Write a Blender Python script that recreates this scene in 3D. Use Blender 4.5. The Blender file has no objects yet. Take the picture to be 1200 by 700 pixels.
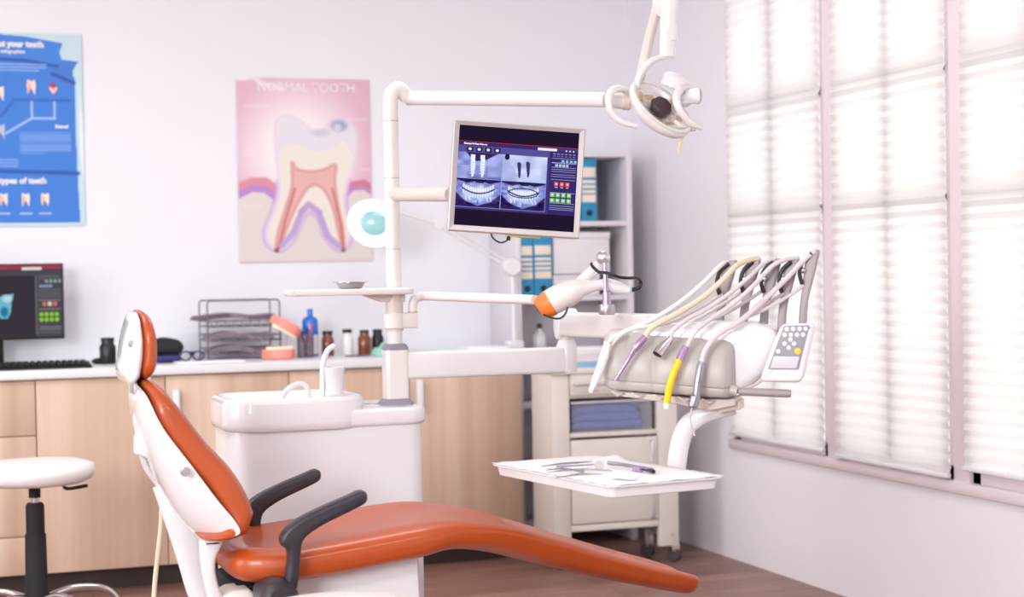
import bpy, bmesh, math, random
import numpy as np
from mathutils import Vector, Matrix
random.seed(7)
PI = math.pi
scn = bpy.context.scene
COL = scn.collection
V = Vector

# ------------------------------------------------------------------ camera
FPX = 2000.0
PSI, PIT, ROL = math.radians(19.3), math.radians(.86), .018
EYE = V((0, 0, 1.21))
CF = V((math.sin(PSI)*math.cos(PIT), math.cos(PSI)*math.cos(PIT), -math.sin(PIT)))
_r = V((math.cos(PSI), -math.sin(PSI), 0)); _u = _r.cross(CF)
CU = _u*math.cos(ROL) + _r*math.sin(ROL)
CR = _r*math.cos(ROL) - _u*math.sin(ROL)
FH = V((math.sin(PSI), math.cos(PSI), 0)); RH = _r.copy()
def ray(px, py): return CF + CR*((px-600)/FPX) - CU*((py-350)/FPX)
def P(px, py, d): return EYE + ray(px, py)*d
def hit(px, py, o, n):
    q = ray(px, py); return EYE + q*((o-EYE).dot(n)/q.dot(n))
def hx(px, py, x): return hit(px, py, V((x, 0, 0)), V((1, 0, 0)))
def hy(px, py, y): return hit(px, py, V((0, y, 0)), V((0, 1, 0)))
def hz(px, py, z): return hit(px, py, V((0, 0, z)), V((0, 0, 1)))
cd = bpy.data.cameras.new('camera'); cam = bpy.data.objects.new('camera', cd); COL.objects.link(cam)
cam.matrix_world = Matrix.Translation(EYE) @ Matrix((CR, CU, -CF)).transposed().to_4x4()
cd.sensor_width = 36; cd.lens = FPX/1200*36; cd.clip_start = .05
cd.dof.use_dof = True; cd.dof.focus_distance = 4.55; cd.dof.aperture_fstop = 2.8
scn.camera = cam

# ------------------------------------------------------------------ materials
def lin(c):
    return tuple((x/255/12.92 if x/255 <= .04045 else ((x/255+.055)/1.055)**2.4) for x in c)
def mat(name, col, rough=.5, metal=0, var=.03, scale=6, bump=0, bscale=80, spec=.5, coat=0, emit=None, estr=0, trans=0, alpha=1, stretch=None):
    m = bpy.data.materials.new(name); m.use_nodes = True
    nt = m.node_tree; b = nt.nodes['Principled BSDF']
    c = lin(col)
    tc = nt.nodes.new('ShaderNodeTexCoord')
    n = nt.nodes.new('ShaderNodeTexNoise'); n.inputs['Scale'].default_value = scale; n.inputs['Detail'].default_value = 3
    if stretch:
        mp = nt.nodes.new('ShaderNodeMapping'); mp.inputs['Scale'].default_value = stretch
        nt.links.new(tc.outputs['Object'], mp.inputs[0]); nt.links.new(mp.outputs[0], n.inputs[0])
    else: nt.links.new(tc.outputs['Object'], n.inputs[0])
    r = nt.nodes.new('ShaderNodeValToRGB')
    r.color_ramp.elements[0].position = .3; r.color_ramp.elements[1].position = .7
    r.color_ramp.elements[0].color = tuple(max(0, x*(1-var)) for x in c)+(1,)
    r.color_ramp.elements[1].color = tuple(min(1, x*(1+var)) for x in c)+(1,)
    nt.links.new(n.outputs[0], r.inputs[0]); nt.links.new(r.outputs[0], b.inputs['Base Color'])
    b.inputs['Roughness'].default_value = rough; b.inputs['Metallic'].default_value = metal
    b.inputs['Specular IOR Level'].default_value = spec
    b.inputs['Coat Weight'].default_value = coat
    b.inputs['Transmission Weight'].default_value = trans
    b.inputs['Alpha'].default_value = alpha
    if emit: b.inputs['Emission Color'].default_value = lin(emit)+(1,); b.inputs['Emission Strength'].default_value = estr
    if bump:
        n2 = nt.nodes.new('ShaderNodeTexNoise'); n2.inputs['Scale'].default_value = bscale
        nt.links.new(tc.outputs['Object'], n2.inputs[0])
        bp = nt.nodes.new('ShaderNodeBump'); bp.inputs['Strength'].default_value = bump; bp.inputs['Distance'].default_value = .002
        nt.links.new(n2.outputs[0], bp.inputs['Height']); nt.links.new(bp.outputs[0], b.inputs['Normal'])
    return m
M = {}
M['wall'] = mat('wall_paint', (238, 237, 243), .75, var=.012, scale=1.5, bump=.1)
M['wallr'] = mat('window_wall_paint', (238, 234, 240), .7, var=.012, scale=1.5, bump=.1)
M['ceil'] = mat('ceiling_paint', (245, 243, 242), .8)
M['white'] = mat('white_plastic', (230, 229, 231), .3, var=.01, coat=.3)
M['cream'] = mat('cream_plastic', (230, 226, 223), .32, var=.01, coat=.3)
M['cream2'] = mat('warm_plastic', (216, 203, 196), .35, var=.01)
M['gloss'] = mat('glossy_white', (234, 233, 235), .13, var=.008, coat=.6)
M['greyp'] = mat('grey_plastic', (184, 178, 173), .38, var=.02)
M['grey2'] = mat('blue_grey_plastic', (146, 144, 154), .45, var=.02)
M['armg'] = mat('taupe_grey_plastic', (160, 150, 150), .4, var=.03)
M['dark'] = mat('charcoal_plastic', (50, 46, 54), .38, var=.04, bump=.15, bscale=400)
M['black'] = mat('black_plastic', (24, 21, 24), .35, var=.05)
M['blackm'] = mat('black_matte', (26, 22, 26), .75, var=.1)
M['orange'] = mat('orange_leatherette', (182, 76, 22), .42, var=.05, scale=5, bump=.12, bscale=260, coat=.25)
M['orangep'] = mat('orange_plastic', (240, 128, 50), .4)
M['chrome'] = mat('chrome', (214, 210, 210), .16, metal=1, var=.02)
M['steel'] = mat('brushed_steel', (214, 212, 214), .35, metal=1, var=.04)
M['lilac'] = mat('lilac_anodised_metal', (182, 158, 188), .25, metal=.6, var=.05)
M['yellow'] = mat('yellow_plastic', (250, 205, 30), .4)
M['hosew'] = mat('white_silicone_hose', (228, 224, 222), .4, var=.02)
M['hoseb'] = mat('beige_silicone_hose', (218, 205, 178), .4, var=.02)
M['hoseg'] = mat('pale_grey_hose', (214, 206, 206), .4, var=.02)
M['counter'] = mat('white_laminate', (228, 228, 230), .35, var=.01)
M['paper'] = mat('white_paper', (243, 242, 244), .8, var=.02)
M['stool'] = mat('white_vinyl', (240, 236, 234), .4, var=.02, coat=.2)
M['cart'] = mat('cream_lacquer', (226, 218, 210), .45, var=.015)
M['shelf'] = mat('grey_white_board', (226, 220, 226), .5, var=.015)
M['blueb'] = mat('binder_blue', (38, 140, 184), .5)
M['label'] = mat('binder_label', (238, 224, 208), .7)
M['cardw'] = mat('white_card', (232, 226, 230), .7)
M['brown'] = mat('amber_glass', (120, 56, 28), .15, var=.1, coat=.5)
M['blue'] = mat('blue_liquid', (20, 108, 205), .2, coat=.4)
M['pink'] = mat('coral_gum', (250, 150, 136), .4)
M['tooth'] = mat('tooth_resin', (250, 232, 200), .35)
M['mesh'] = mat('mauve_mesh_metal', (128, 114, 128), .5, metal=.4, var=.1)
M['wire'] = mat('grey_wire', (112, 102, 112), .4, metal=.5)
M['navy'] = mat('navy_fabric', (44, 42, 98), .6, var=.2)
M['cloth'] = mat('blue_cloth', (52, 84, 176), .85, var=.15, scale=20, bump=.4, bscale=60)
M['green'] = mat('mint_cloth', (150, 214, 190), .8, var=.1)
M['lightblue'] = mat('pale_blue_folder', (150, 196, 232), .6)
M['mattress'] = mat('grey_window_frame', (222, 208, 212), .5, var=.01)
M['rubber'] = mat('dark_rubber', (70, 62, 66), .6)
M['muntin'] = mat('window_bar', (150, 140, 142), .5)
M['red'] = mat('red_plastic', (214, 50, 60), .4)
M['folder'] = mat('mauve_card_folder', (168, 156, 168), .7, var=.08)
M['inst'] = mat('instrument_steel', (158, 156, 164), .3, metal=.8)
M['gap'] = mat('toe_kick_board', (58, 44, 42), .7)
M['lumen'] = mat('magnifier_ring_light', (255, 255, 255), .5, emit=(255, 255, 255), estr=1.6)

def glassmat(name, col, rough=.05, ior=1.3, alpha=.35):
    m = bpy.data.materials.new(name); m.use_nodes = True; nt = m.node_tree
    for n in list(nt.nodes): nt.nodes.remove(n)
    o = nt.nodes.new('ShaderNodeOutputMaterial'); t = nt.nodes.new('ShaderNodeBsdfTransparent'); g = nt.nodes.new('ShaderNodeBsdfPrincipled')
    g.inputs['Base Color'].default_value = lin(col)+(1,); g.inputs['Roughness'].default_value = rough
    t.inputs[0].default_value = (1, 1, 1, 1)
    tc = nt.nodes.new('ShaderNodeTexCoord'); n = nt.nodes.new('ShaderNodeTexNoise'); n.inputs['Scale'].default_value = 12
    mr = nt.nodes.new('ShaderNodeMapRange'); mr.inputs[3].default_value = alpha*.9; mr.inputs[4].default_value = alpha*1.1
    mx = nt.nodes.new('ShaderNodeMixShader')
    nt.links.new(tc.outputs['Object'], n.inputs[0]); nt.links.new(n.outputs[0], mr.inputs[0]); nt.links.new(mr.outputs[0], mx.inputs[0])
    nt.links.new(t.outputs[0], mx.inputs[1]); nt.links.new(g.outputs[0], mx.inputs[2]); nt.links.new(mx.outputs[0], o.inputs[0])
    return m
M['clear'] = glassmat('clear_plastic', (225, 228, 238), .15, alpha=.14)
M['cup'] = glassmat('frosted_cup_plastic', (240, 238, 242), .35, alpha=.72)
M['pane'] = glassmat('window_glass', (240, 245, 250), .02, alpha=.06)
M['lens'] = mat('teal_magnifier_lens', (150, 204, 206), .35, var=.06, scale=20, coat=.5)

def blindmat():
    m = bpy.data.materials.new('pleated_blind_fabric'); m.use_nodes = True; nt = m.node_tree
    for n in list(nt.nodes): nt.nodes.remove(n)
    o = nt.nodes.new('ShaderNodeOutputMaterial'); d = nt.nodes.new('ShaderNodeBsdfDiffuse'); t = nt.nodes.new('ShaderNodeBsdfTranslucent')
    tc = nt.nodes.new('ShaderNodeTexCoord'); n = nt.nodes.new('ShaderNodeTexNoise'); n.inputs['Scale'].default_value = 60
    r = nt.nodes.new('ShaderNodeValToRGB'); r.color_ramp.elements[0].color = lin((243, 241, 238))+(1,); r.color_ramp.elements[1].color = lin((249, 247, 245))+(1,)
    mx = nt.nodes.new('ShaderNodeMixShader'); mx.inputs[0].default_value = .55
    nt.links.new(tc.outputs['Object'], n.inputs[0]); nt.links.new(n.outputs[0], r.inputs[0])
    nt.links.new(r.outputs[0], d.inputs[0]); nt.links.new(r.outputs[0], t.inputs[0])
    nt.links.new(d.outputs[0], mx.inputs[1]); nt.links.new(t.outputs[0], mx.inputs[2]); nt.links.new(mx.outputs[0], o.inputs[0])
    return m
M['blind'] = blindmat()

def woodmat(name, c1, c2, c3):
    m = bpy.data.materials.new(name); m.use_nodes = True; nt = m.node_tree; b = nt.nodes['Principled BSDF']
    tc = nt.nodes.new('ShaderNodeTexCoord'); mp = nt.nodes.new('ShaderNodeMapping'); mp.inputs['Scale'].default_value = (14, 14, .35)
    n = nt.nodes.new('ShaderNodeTexNoise'); n.inputs['Scale'].default_value = 1.3; n.inputs['Detail'].default_value = 6; n.inputs['Roughness'].default_value = .6
    mp2 = nt.nodes.new('ShaderNodeMapping'); mp2.inputs['Scale'].default_value = (9, .01, .0)
    w = nt.nodes.new('ShaderNodeTexNoise'); w.noise_dimensions = '1D'; w.inputs['Scale'].default_value = 9; w.inputs['Detail'].default_value = 0
    sp = nt.nodes.new('ShaderNodeSeparateXYZ')
    nt.links.new(tc.outputs['Object'], sp.inputs[0]); nt.links.new(sp.outputs[0], w.inputs['W'])
    r = nt.nodes.new('ShaderNodeValToRGB'); e = r.color_ramp.elements
    e[0].position = .3; e[0].color = lin(c1)+(1,); e[1].position = .72; e[1].color = lin(c3)+(1,); k = e.new(.5); k.color = lin(c2)+(1,)
    nt.links.new(tc.outputs['Object'], mp.inputs[0]); nt.links.new(mp.outputs[0], n.inputs[0])
    mix = nt.nodes.new('ShaderNodeMix'); mix.data_type = 'FLOAT'; mix.inputs[0].default_value = .45
    nt.links.new(n.outputs[0], mix.inputs[2]); nt.links.new(w.outputs[0], mix.inputs[3])
    nt.links.new(mix.outputs[0], r.inputs[0]); nt.links.new(r.outputs[0], b.inputs['Base Color']); b.inputs['Roughness'].default_value = .45
    return m
M['wood'] = woodmat('light_oak_laminate', (190, 158, 136), (205, 175, 152), (220, 196, 174))

def floormat():
    m = bpy.data.materials.new('wood_vinyl_floor'); m.use_nodes = True; nt = m.node_tree; b = nt.nodes['Principled BSDF']
    tc = nt.nodes.new('ShaderNodeTexCoord'); mp = nt.nodes.new('ShaderNodeMapping')
    mp.inputs['Rotation'].default_value = (0, 0, math.radians(0)); mp.inputs['Scale'].default_value = (1, 1, 1)
    br = nt.nodes.new('ShaderNodeTexBrick'); br.inputs['Scale'].default_value = 1; br.inputs['Brick Width'].default_value = 1.2; br.inputs['Row Height'].default_value = .14
    br.inputs['Mortar Size'].default_value = .002; br.inputs['Color1'].default_value = lin((150, 112, 100))+(1,); br.inputs['Color2'].default_value = lin((126, 90, 80))+(1,)
    br.inputs['Mortar'].default_value = lin((92, 64, 58))+(1,)
    mp2 = nt.nodes.new('ShaderNodeMapping'); mp2.inputs['Scale'].default_value = (1.5, 12, 1)
    n = nt.nodes.new('ShaderNodeTexNoise'); n.inputs['Scale'].default_value = 2.2; n.inputs['Detail'].default_value = 6
    mx = nt.nodes.new('ShaderNodeMix'); mx.data_type = 'RGBA'; mx.blend_type = 'OVERLAY'; mx.inputs[0].default_value = .6
    nt.links.new(tc.outputs['Object'], mp.inputs[0]); nt.links.new(mp.outputs[0], br.inputs[0])
    nt.links.new(tc.outputs['Object'], mp2.inputs[0]); nt.links.new(mp2.outputs[0], n.inputs[0])
    nt.links.new(br.outputs[0], mx.inputs[6]); nt.links.new(n.outputs[0], mx.inputs[7]); nt.links.new(mx.outputs[2], b.inputs['Base Color'])
    b.inputs['Roughness'].default_value = .42
    return m
M['floor'] = floormat()

def artmat(name, emission=0, rough=.3):
    m = bpy.data.materials.new(name); m.use_nodes = True; nt = m.node_tree; b = nt.nodes['Principled BSDF']
    a = nt.nodes.new('ShaderNodeAttribute'); a.attribute_name = 'art'
    if emission:
        nt.links.new(a.outputs['Color'], b.inputs['Emission Color']); b.inputs['Emission Strength'].default_value = emission
        b.inputs['Base Color'].default_value = (.004, .003, .006, 1); b.inputs['Specular IOR Level'].default_value = .0
    else: nt.links.new(a.outputs['Color'], b.inputs['Base Color'])
    b.inputs['Roughness'].default_value = rough
    return m

# ------------------------------------------------------------------ mesh builder
def basis(t, up=None):
    t = t.normalized()
    up = up or (V((0, 0, 1)) if abs(t.z) < .95 else V((0, 1, 0)))
    a = t.cross(up).normalized(); return a, a.cross(t).normalized()*1
def smooth(pts, n=6, closed=False):
    pts = [V(p) for p in pts]; out = []; N = len(pts)
    rng = range(N) if closed else range(N-1)
    for i in rng:
        if closed: p0, p1, p2, p3 = pts[(i-1) % N], pts[i], pts[(i+1) % N], pts[(i+2) % N]
        else: p0, p1, p2, p3 = pts[max(i-1, 0)], pts[i], pts[i+1], pts[min(i+2, N-1)]
        for k in range(n):
            t = k/n
            out.append(.5*((2*p1)+(p2-p0)*t+(2*p0-5*p1+4*p2-p3)*t*t+(3*p1-p0-3*p2+p3)*t**3))
    if not closed: out.append(pts[-1])
    return out
org = {}
class MB:
    def __init__(s): s.bm = bmesh.new(); s.mi = 0
    def face(s, vs):
        try: f = s.bm.faces.new(vs); f.material_index = s.mi; f.smooth = True; return f
        except ValueError: return None
    def poly(s, pts): return s.face([s.bm.verts.new(V(p)) for p in pts])
    def loft(s, rings, cap=True, closed=False):
        R = [[s.bm.verts.new(V(p)) for p in r] for r in rings]; n = len(R[0])
        pairs = list(zip(R, R[1:]))+([(R[-1], R[0])] if closed else [])
        for a, b in pairs:
            for i in range(n): s.face([a[i], a[(i+1) % n], b[(i+1) % n], b[i]])
        if cap and not closed: s.face(R[0][::-1]); s.face(R[-1])
        return s
    def box(s, x0, x1, y0, y1, z0, z1, bev=0, M4=None, seg=2):
        r = bmesh.ops.create_cube(s.bm, size=1); vs = r['verts']
        for v in vs: v.co = V(((x0+x1)/2+v.co.x*(x1-x0), (y0+y1)/2+v.co.y*(y1-y0), (z0+z1)/2+v.co.z*(z1-z0)))
        fs = set(f for v in vs for f in v.link_faces)
        for f in fs: f.material_index = s.mi; f.smooth = True
        if bev:
            es = list(set(e for v in vs for e in v.link_edges))
            q = bmesh.ops.bevel(s.bm, geom=es, offset=bev, segments=seg, profile=.5, affect='EDGES')
            for f in q['faces']: f.smooth = True; f.material_index = s.mi
            vs = list(set(v for f in q['faces'] for v in f.verts) | set(v for v in vs if v.is_valid))
        if M4 is not None:
            for v in vs: v.co = M4 @ v.co
        return s
    def tube(s, pts, r, seg=12, closed=False, flat=1, up=None, cap=True):
        pts = [V(p) for p in pts]; N = len(pts)
        rs = r if isinstance(r, (list, tuple)) else [r]*N
        rings = []; a = None
        for i in range(N):
            if closed: t = pts[(i+1) % N]-pts[i-1]
            else: t = pts[min(i+1, N-1)]-pts[max(i-1, 0)]
            if t.length < 1e-9: t = V((0, 0, 1))
            t.normalize()
            if up is not None or a is None: a, b = basis(t, up)
            else:
                a = (a-t*a.dot(t)).normalized(); b = a.cross(t).normalized()
            rings.append([pts[i]+a*math.cos(q)*rs[i]+b*math.sin(q)*rs[i]*flat for q in [2*PI*k/seg for k in range(seg)]])
        return s.loft(rings, cap, closed)
    def lathe(s, prof, c, ax=(0, 0, 1), seg=32, cap=True, sx=1):
        ax = V(ax).normalized(); a, b = basis(ax); c = V(c)
        return s.loft([[c+ax*h+(a*math.cos(q)*sx+b*math.sin(q))*max(r, 1e-5) for q in [2*PI*k/seg for k in range(seg)]] for r, h in prof], cap)
    def ball(s, c, r, sc=(1, 1, 1), seg=20):
        q = bmesh.ops.create_uvsphere(s.bm, u_segments=seg, v_segments=seg//2, radius=r)
        for v in q['verts']: v.co = V(c)+V((v.co.x*sc[0], v.co.y*sc[1], v.co.z*sc[2]))
        for f in set(f for v in q['verts'] for f in v.link_faces): f.material_index = s.mi; f.smooth = True
        return s
    def rext(s, outline, D, r=0, n=4):
        """outline: closed list of 3D coplanar points; D: extrusion vector; r: edge rounding"""
        pts = [V(p) for p in outline]; N = len(pts); dn = D.normalized()
        area = V((0, 0, 0))
        for i in range(N): area += pts[i].cross(pts[(i+1) % N])
        sg = 1 if area.dot(dn) > 0 else -1
        nrm = []
        for i in range(N):
            e1 = (pts[i]-pts[i-1]); e2 = (pts[(i+1) % N]-pts[i])
            e1 = e1.normalized() if e1.length > 1e-9 else e2.normalized(); e2 = e2.normalized() if e2.length > 1e-9 else e1
            n1 = dn.cross(e1); n2 = dn.cross(e2); m = n1+n2
            m = m.normalized()/max(.5, math.sqrt(max(.01, (1+n1.dot(n2))/2))) if m.length > 1e-6 else n1
            nrm.append(m*sg)
        if r <= 0: return s.loft([pts, [p+D for p in pts]])
        rings = []
        for k in range(n+1):
            q = k/n*PI/2; rings.append([p+nn*r*(1-math.sin(q))+dn*r*(1-math.cos(q)) for p, nn in zip(pts, nrm)])
        L = D.length
        for k in range(n, -1, -1):
            q = k/n*PI/2; rings.append([p+nn*r*(1-math.sin(q))+dn*(L-r*(1-math.cos(q))) for p, nn in zip(pts, nrm)])
        return s.loft(rings)
    def cushion(s, path, yc, hw, end=.05, ex=3.2, seg=36, sub=5, hollow=0, wend=None, under=None):
        """path: (x, z, half thickness); superelliptic cross-section across Y, rounded ends"""
        sp = smooth([(p[0], p[1], p[2]) for p in path], sub)
        S = [0]
        for a, b in zip(sp, sp[1:]): S.append(S[-1]+math.hypot(b[0]-a[0], b[1]-a[1]))
        L = S[-1]; st = []
        for k in range(7): st.append(end*(1-math.cos(k/7*PI/2)))
        mid = max(6, int((L-2*end)/.02))
        for k in range(mid+1): st.append(end+(L-2*end)*k/mid)
        for k in range(6, -1, -1): st.append(L-end*(1-math.cos(k/7*PI/2)))
        rings = []
        for q in st:
            i = 0
            while i < len(S)-2 and S[i+1] < q: i += 1
            t = (q-S[i])/max(1e-9, S[i+1]-S[i]); p = sp[i].lerp(sp[i+1], t)
            d = sp[i+1]-sp[i]; j = min(i+2, len(sp)-1); d2 = sp[j]-sp[max(i-1, 0)]; d = V((d2[0], 0, d2[1])).normalized()
            nn = V((-d.z, 0, d.x))
            m = min(q, L-q); e = math.sqrt(max(.0004, 1-((end-m)/end)**2)) if m < end else 1
            w = hw(q/L) if callable(hw) else hw
            w = w-(wend or end)*(1-e); h = p[2]*e
            ring = []
            for k in range(seg):
                a = 2*PI*k/seg; ca, sa = math.cos(a), math.sin(a)
                yy = math.copysign(abs(ca)**(2/ex), ca)*w; hh = math.copysign(abs(sa)**(2/ex), sa)*h
                if under: yy *= 1-under(q/L)*(.5-.5*sa)
                if hollow and sa > 0: hh -= hollow*e*max(0, 1-(yy/w/.75)**2)
                ring.append(V((p[0], 0, p[1]))+nn*hh+V((0, yc+yy, 0)))
            rings.append(ring)
        return s.loft(rings)
    def text(s, body, size, o, x, y, ls=1.0, bold=0):
        cu = bpy.data.curves.new('t', 'FONT'); cu.body = body; cu.size = size; cu.align_x = 'CENTER'; cu.resolution_u = 3; cu.offset = bold; cu.space_character = ls
        ob = bpy.data.objects.new('t', cu); COL.objects.link(ob); bpy.context.view_layer.update()
        me = bpy.data.meshes.new_from_object(ob.evaluated_get(bpy.context.evaluated_depsgraph_get()))
        vs = [s.bm.verts.new(o+x*v.co.x+y*v.co.y) for v in me.vertices]
        for p in me.polygons:
            f = s.face([vs[i] for i in p.vertices])
            if f: f.smooth = False
        bpy.data.objects.remove(ob); bpy.data.curves.remove(cu); bpy.data.meshes.remove(me); return s
    def build(s, name, mats, parent=None, ang=38, origin=None, weld=False, art=None):
        if not isinstance(mats, (list, tuple)): mats = [mats]
        if weld: bmesh.ops.remove_doubles(s.bm, verts=s.bm.verts, dist=1e-5)
        bmesh.ops.recalc_face_normals(s.bm, faces=s.bm.faces)
        me = bpy.data.meshes.new(name)
        if parent is not None: o = org[parent]
        elif origin is not None: o = V(origin)
        else:
            xs = [v.co for v in s.bm.verts]
            o = V(((min(c.x for c in xs)+max(c.x for c in xs))/2, (min(c.y for c in xs)+max(c.y for c in xs))/2, min(c.z for c in xs)))
        bmesh.ops.translate(s.bm, verts=s.bm.verts, vec=-o)
        s.bm.to_mesh(me); s.bm.free()
        for m in mats: me.materials.append(M[m] if isinstance(m, str) else m)
        me.set_sharp_from_angle(angle=math.radians(ang))
        ob = bpy.data.objects.new(name, me); COL.objects.link(ob)
        if parent is not None: ob.parent = parent
        else: ob.location = o
        org[ob] = o.copy(); return ob
def thing(name, loc, label, cat, group=None):
    o = bpy.data.objects.new(name, None); COL.objects.link(o); o.location = loc; o.empty_display_size = .05
    org[o] = V(loc); return tag(o, label, cat, group)
def tag(o, label, cat, group=None, kind=None):
    o['label'] = label; o['category'] = cat
    if group: o['group'] = group
    if kind: o['kind'] = kind
    return o
def struct(o): o['kind'] = 'structure'; return o
def copy_tree(o, loc, label=None, rot=None):
    kids = [c for c in list(bpy.data.objects) if c.parent == o]
    n = o.copy(); COL.objects.link(n); n.location = loc
    if rot is not None: n.rotation_euler = rot
    if label: n['label'] = label
    for k in kids:
        c = k.copy(); COL.objects.link(c); c.parent = n
        for g in [g for g in list(bpy.data.objects) if g.parent == k]:
            d = g.copy(); COL.objects.link(d); d.parent = c
    return n
def yout(px, Y): return [hy(a, b, Y) for a, b in px]
def rrect(w, h, r, n=5):
    o = []
    for cx, cy, a0 in ((w-r, h-r, 0), (-w+r, h-r, 90), (-w+r, -h+r, 180), (w-r, -h+r, 270)):
        for k in range(n+1):
            a = math.radians(a0+90*k/n); o.append((cx+r*math.cos(a), cy+r*math.sin(a)))
    return o

# ------------------------------------------------------------------ painter for printed and displayed pictures
class Art:
    def __init__(s, w, h, col):
        s.w, s.h = w, h; s.a = np.zeros((h, w, 3)); s.a[:] = np.array(col)/255.
        s.x, s.y = np.meshgrid((np.arange(w)+.5)/w, 1-(np.arange(h)+.5)/h)   # y up, row 0 at top
        s.asp = w/h
    def put(s, m, col, al=1):
        m = np.clip(m, 0, 1)[..., None]*al; s.a = s.a*(1-m)+np.array(col)/255.*m
    def rect(s, x0, y0, x1, y1, col, al=1): s.put(((s.x >= x0) & (s.x <= x1) & (s.y >= y0) & (s.y <= y1))*1., col, al)
    def poly(s, pts, col, al=1):
        m = np.zeros(s.x.shape, bool); n = len(pts)
        for i in range(n):
            (xa, ya), (xb, yb) = pts[i], pts[(i+1) % n]
            if ya == yb: continue
            c = ((ya > s.y) != (yb > s.y)) & (s.x < (xb-xa)*(s.y-ya)/(yb-ya)+xa); m ^= c
        s.put(m*1., col, al)
    def ell(s, cx, cy, rx, ry, col, al=1, soft=.1):
        d = np.sqrt(((s.x-cx)/rx)**2+((s.y-cy)/ry)**2); s.put((1-d)/soft+.5, col, al)
    def line(s, pts, w, col, al=1, soft=.4):
        X, Y = s.x*s.asp, s.y; best = np.full(X.shape, 9.)
        for (x0, y0), (x1, y1) in zip(pts, pts[1:]):
            x0 *= s.asp; x1 *= s.asp; dx, dy = x1-x0, y1-y0; L = dx*dx+dy*dy+1e-12
            t = np.clip(((X-x0)*dx+(Y-y0)*dy)/L, 0, 1); best = np.minimum(best, np.hypot(X-x0-t*dx, Y-y0-t*dy))
        s.put((1-best/w)/soft+.5, col, al)
    def noise(s, amt, cells, seed=0, x0=0, y0=0, x1=1, y1=1):
        rs = np.random.RandomState(seed); g = rs.rand(cells+2, cells+2)
        u = np.clip((s.x-x0)/(x1-x0), 0, .999)*cells; v = np.clip((s.y-y0)/(y1-y0), 0, .999)*cells
        i, j = u.astype(int), v.astype(int); fu, fv = u-i, v-j; fu = fu*fu*(3-2*fu); fv = fv*fv*(3-2*fv)
        n = (g[j, i]*(1-fu)+g[j, i+1]*fu)*(1-fv)+(g[j+1, i]*(1-fu)+g[j+1, i+1]*fu)*fv
        m = ((s.x >= x0) & (s.x <= x1) & (s.y >= y0) & (s.y <= y1))
        s.a = s.a+(m*(n-.5)*2*amt)[..., None]
    def sheet(s, b, fn):
        """adds a grid to MB b; fn(u, v) -> 3D; colours kept in order on the builder"""
        c = np.clip(s.a, 0, 1); L = np.where(c <= .04045, c/12.92, ((c+.055)/1.055)**2.4)
        lay = b.bm.verts.layers.float_color.new('art'); vs = []
        for r in range(s.h):
            row = []
            for q in range(s.w):
                v = b.bm.verts.new(fn(q/(s.w-1), 1-r/(s.h-1))); v[lay] = (*L[r, q], 1); row.append(v)
            vs.append(row)
        for r in range(s.h-1):
            for q in range(s.w-1): b.face([vs[r][q], vs[r+1][q], vs[r+1][q+1], vs[r][q+1]])

# ================================================================== ROOM
XR, YB, XL, YF, H = 3.2, 7.42, -3.2, -2.2, 2.75
b = MB(); b.box(XL-.1, XR+.25, YF-.1, YB+.1, -.1, 0); struct(b.build('floor', 'floor'))
b = MB(); b.box(XL-.1, XR+.25, YF-.1, YB+.1, H, H+.1); struct(b.build('ceiling', 'ceil'))
b = MB(); b.box(XL-.1, XR+.25, YB, YB+.1, 0, H); struct(b.build('wall_back', 'wall'))
b = MB(); b.box(XL-.1, XL, YF, YB, 0, H); struct(b.build('wall_left', 'wall'))
b = MB(); b.box(XL-.1, XR+.25, YF-.1, YF, 0, H); struct(b.build('wall_front', 'wall'))
# right wall with one long opening divided by posts
ZS, ZT = .50, 2.42
wins = [(5.60, 6.36), (4.80, 5.52), (3.98, 4.70), (3.14, 3.86)]
b = MB()
b.box(XR, XR+.25, YF, YB, 0, ZS); b.box(XR, XR+.25, YF, YB, ZT, H)
ys = [YF, 3.10, 3.90, 3.94, 4.74, 4.77, 5.55, 5.56, 6.38, YB]
for y0, y1 in ((6.38, YB), (YF, 3.10)): b.box(XR, XR+.25, y0, y1, ZS, ZT)
struct(b.build('wall_right', 'wallr'))
# posts between the windows
edges = [6.38, 5.56, 4.744, 3.92, 3.10]
for k, y in enumerate(edges[1:-1]):
    b = MB(); b.box(XR-.004, XR+.22, y-.045, y+.045, ZS, ZT, .006); struct(b.build('trim_%d' % (k+1), 'mattress'))
b = MB(); b.box(XR-.02, XR+.02, 3.0, 6.40, ZS-.035, ZS+.005, .008); struct(b.build('trim_5', 'mattress'))
for k in range(4):
    y1, y0 = edges[k]-(.045 if k else 0), edges[k+1]+(.045 if k < 3 else 0)
    w = struct((lambda: (lambda m: m.build('window_%d' % (k+1), 'mattress'))(MB().box(XR+.012, XR+.07, y0, y0+.04, ZS, ZT).box(XR+.012, XR+.07, y1-.04, y1, ZS, ZT).box(XR+.012, XR+.07, y0, y1, ZS, ZS+.05).box(XR+.012, XR+.07, y0, y1, ZT-.05, ZT)))())
    ym = (y0+y1)/2
    mb = MB().box(XR+.004, XR+.05, ym-.018, ym+.018, ZS+.05, ZT-.05)
    for z in (1.43, 1.87): mb.box(XR+.004, XR+.05, y0+.04, y1-.04, z-.016, z+.016)
    mb.build('muntin', 'muntin', w)
    MB().box(XR+.056, XR+.060, y0+.04, y1-.04, ZS+.05, ZT-.05).build('pane', 'pane', w)
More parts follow.
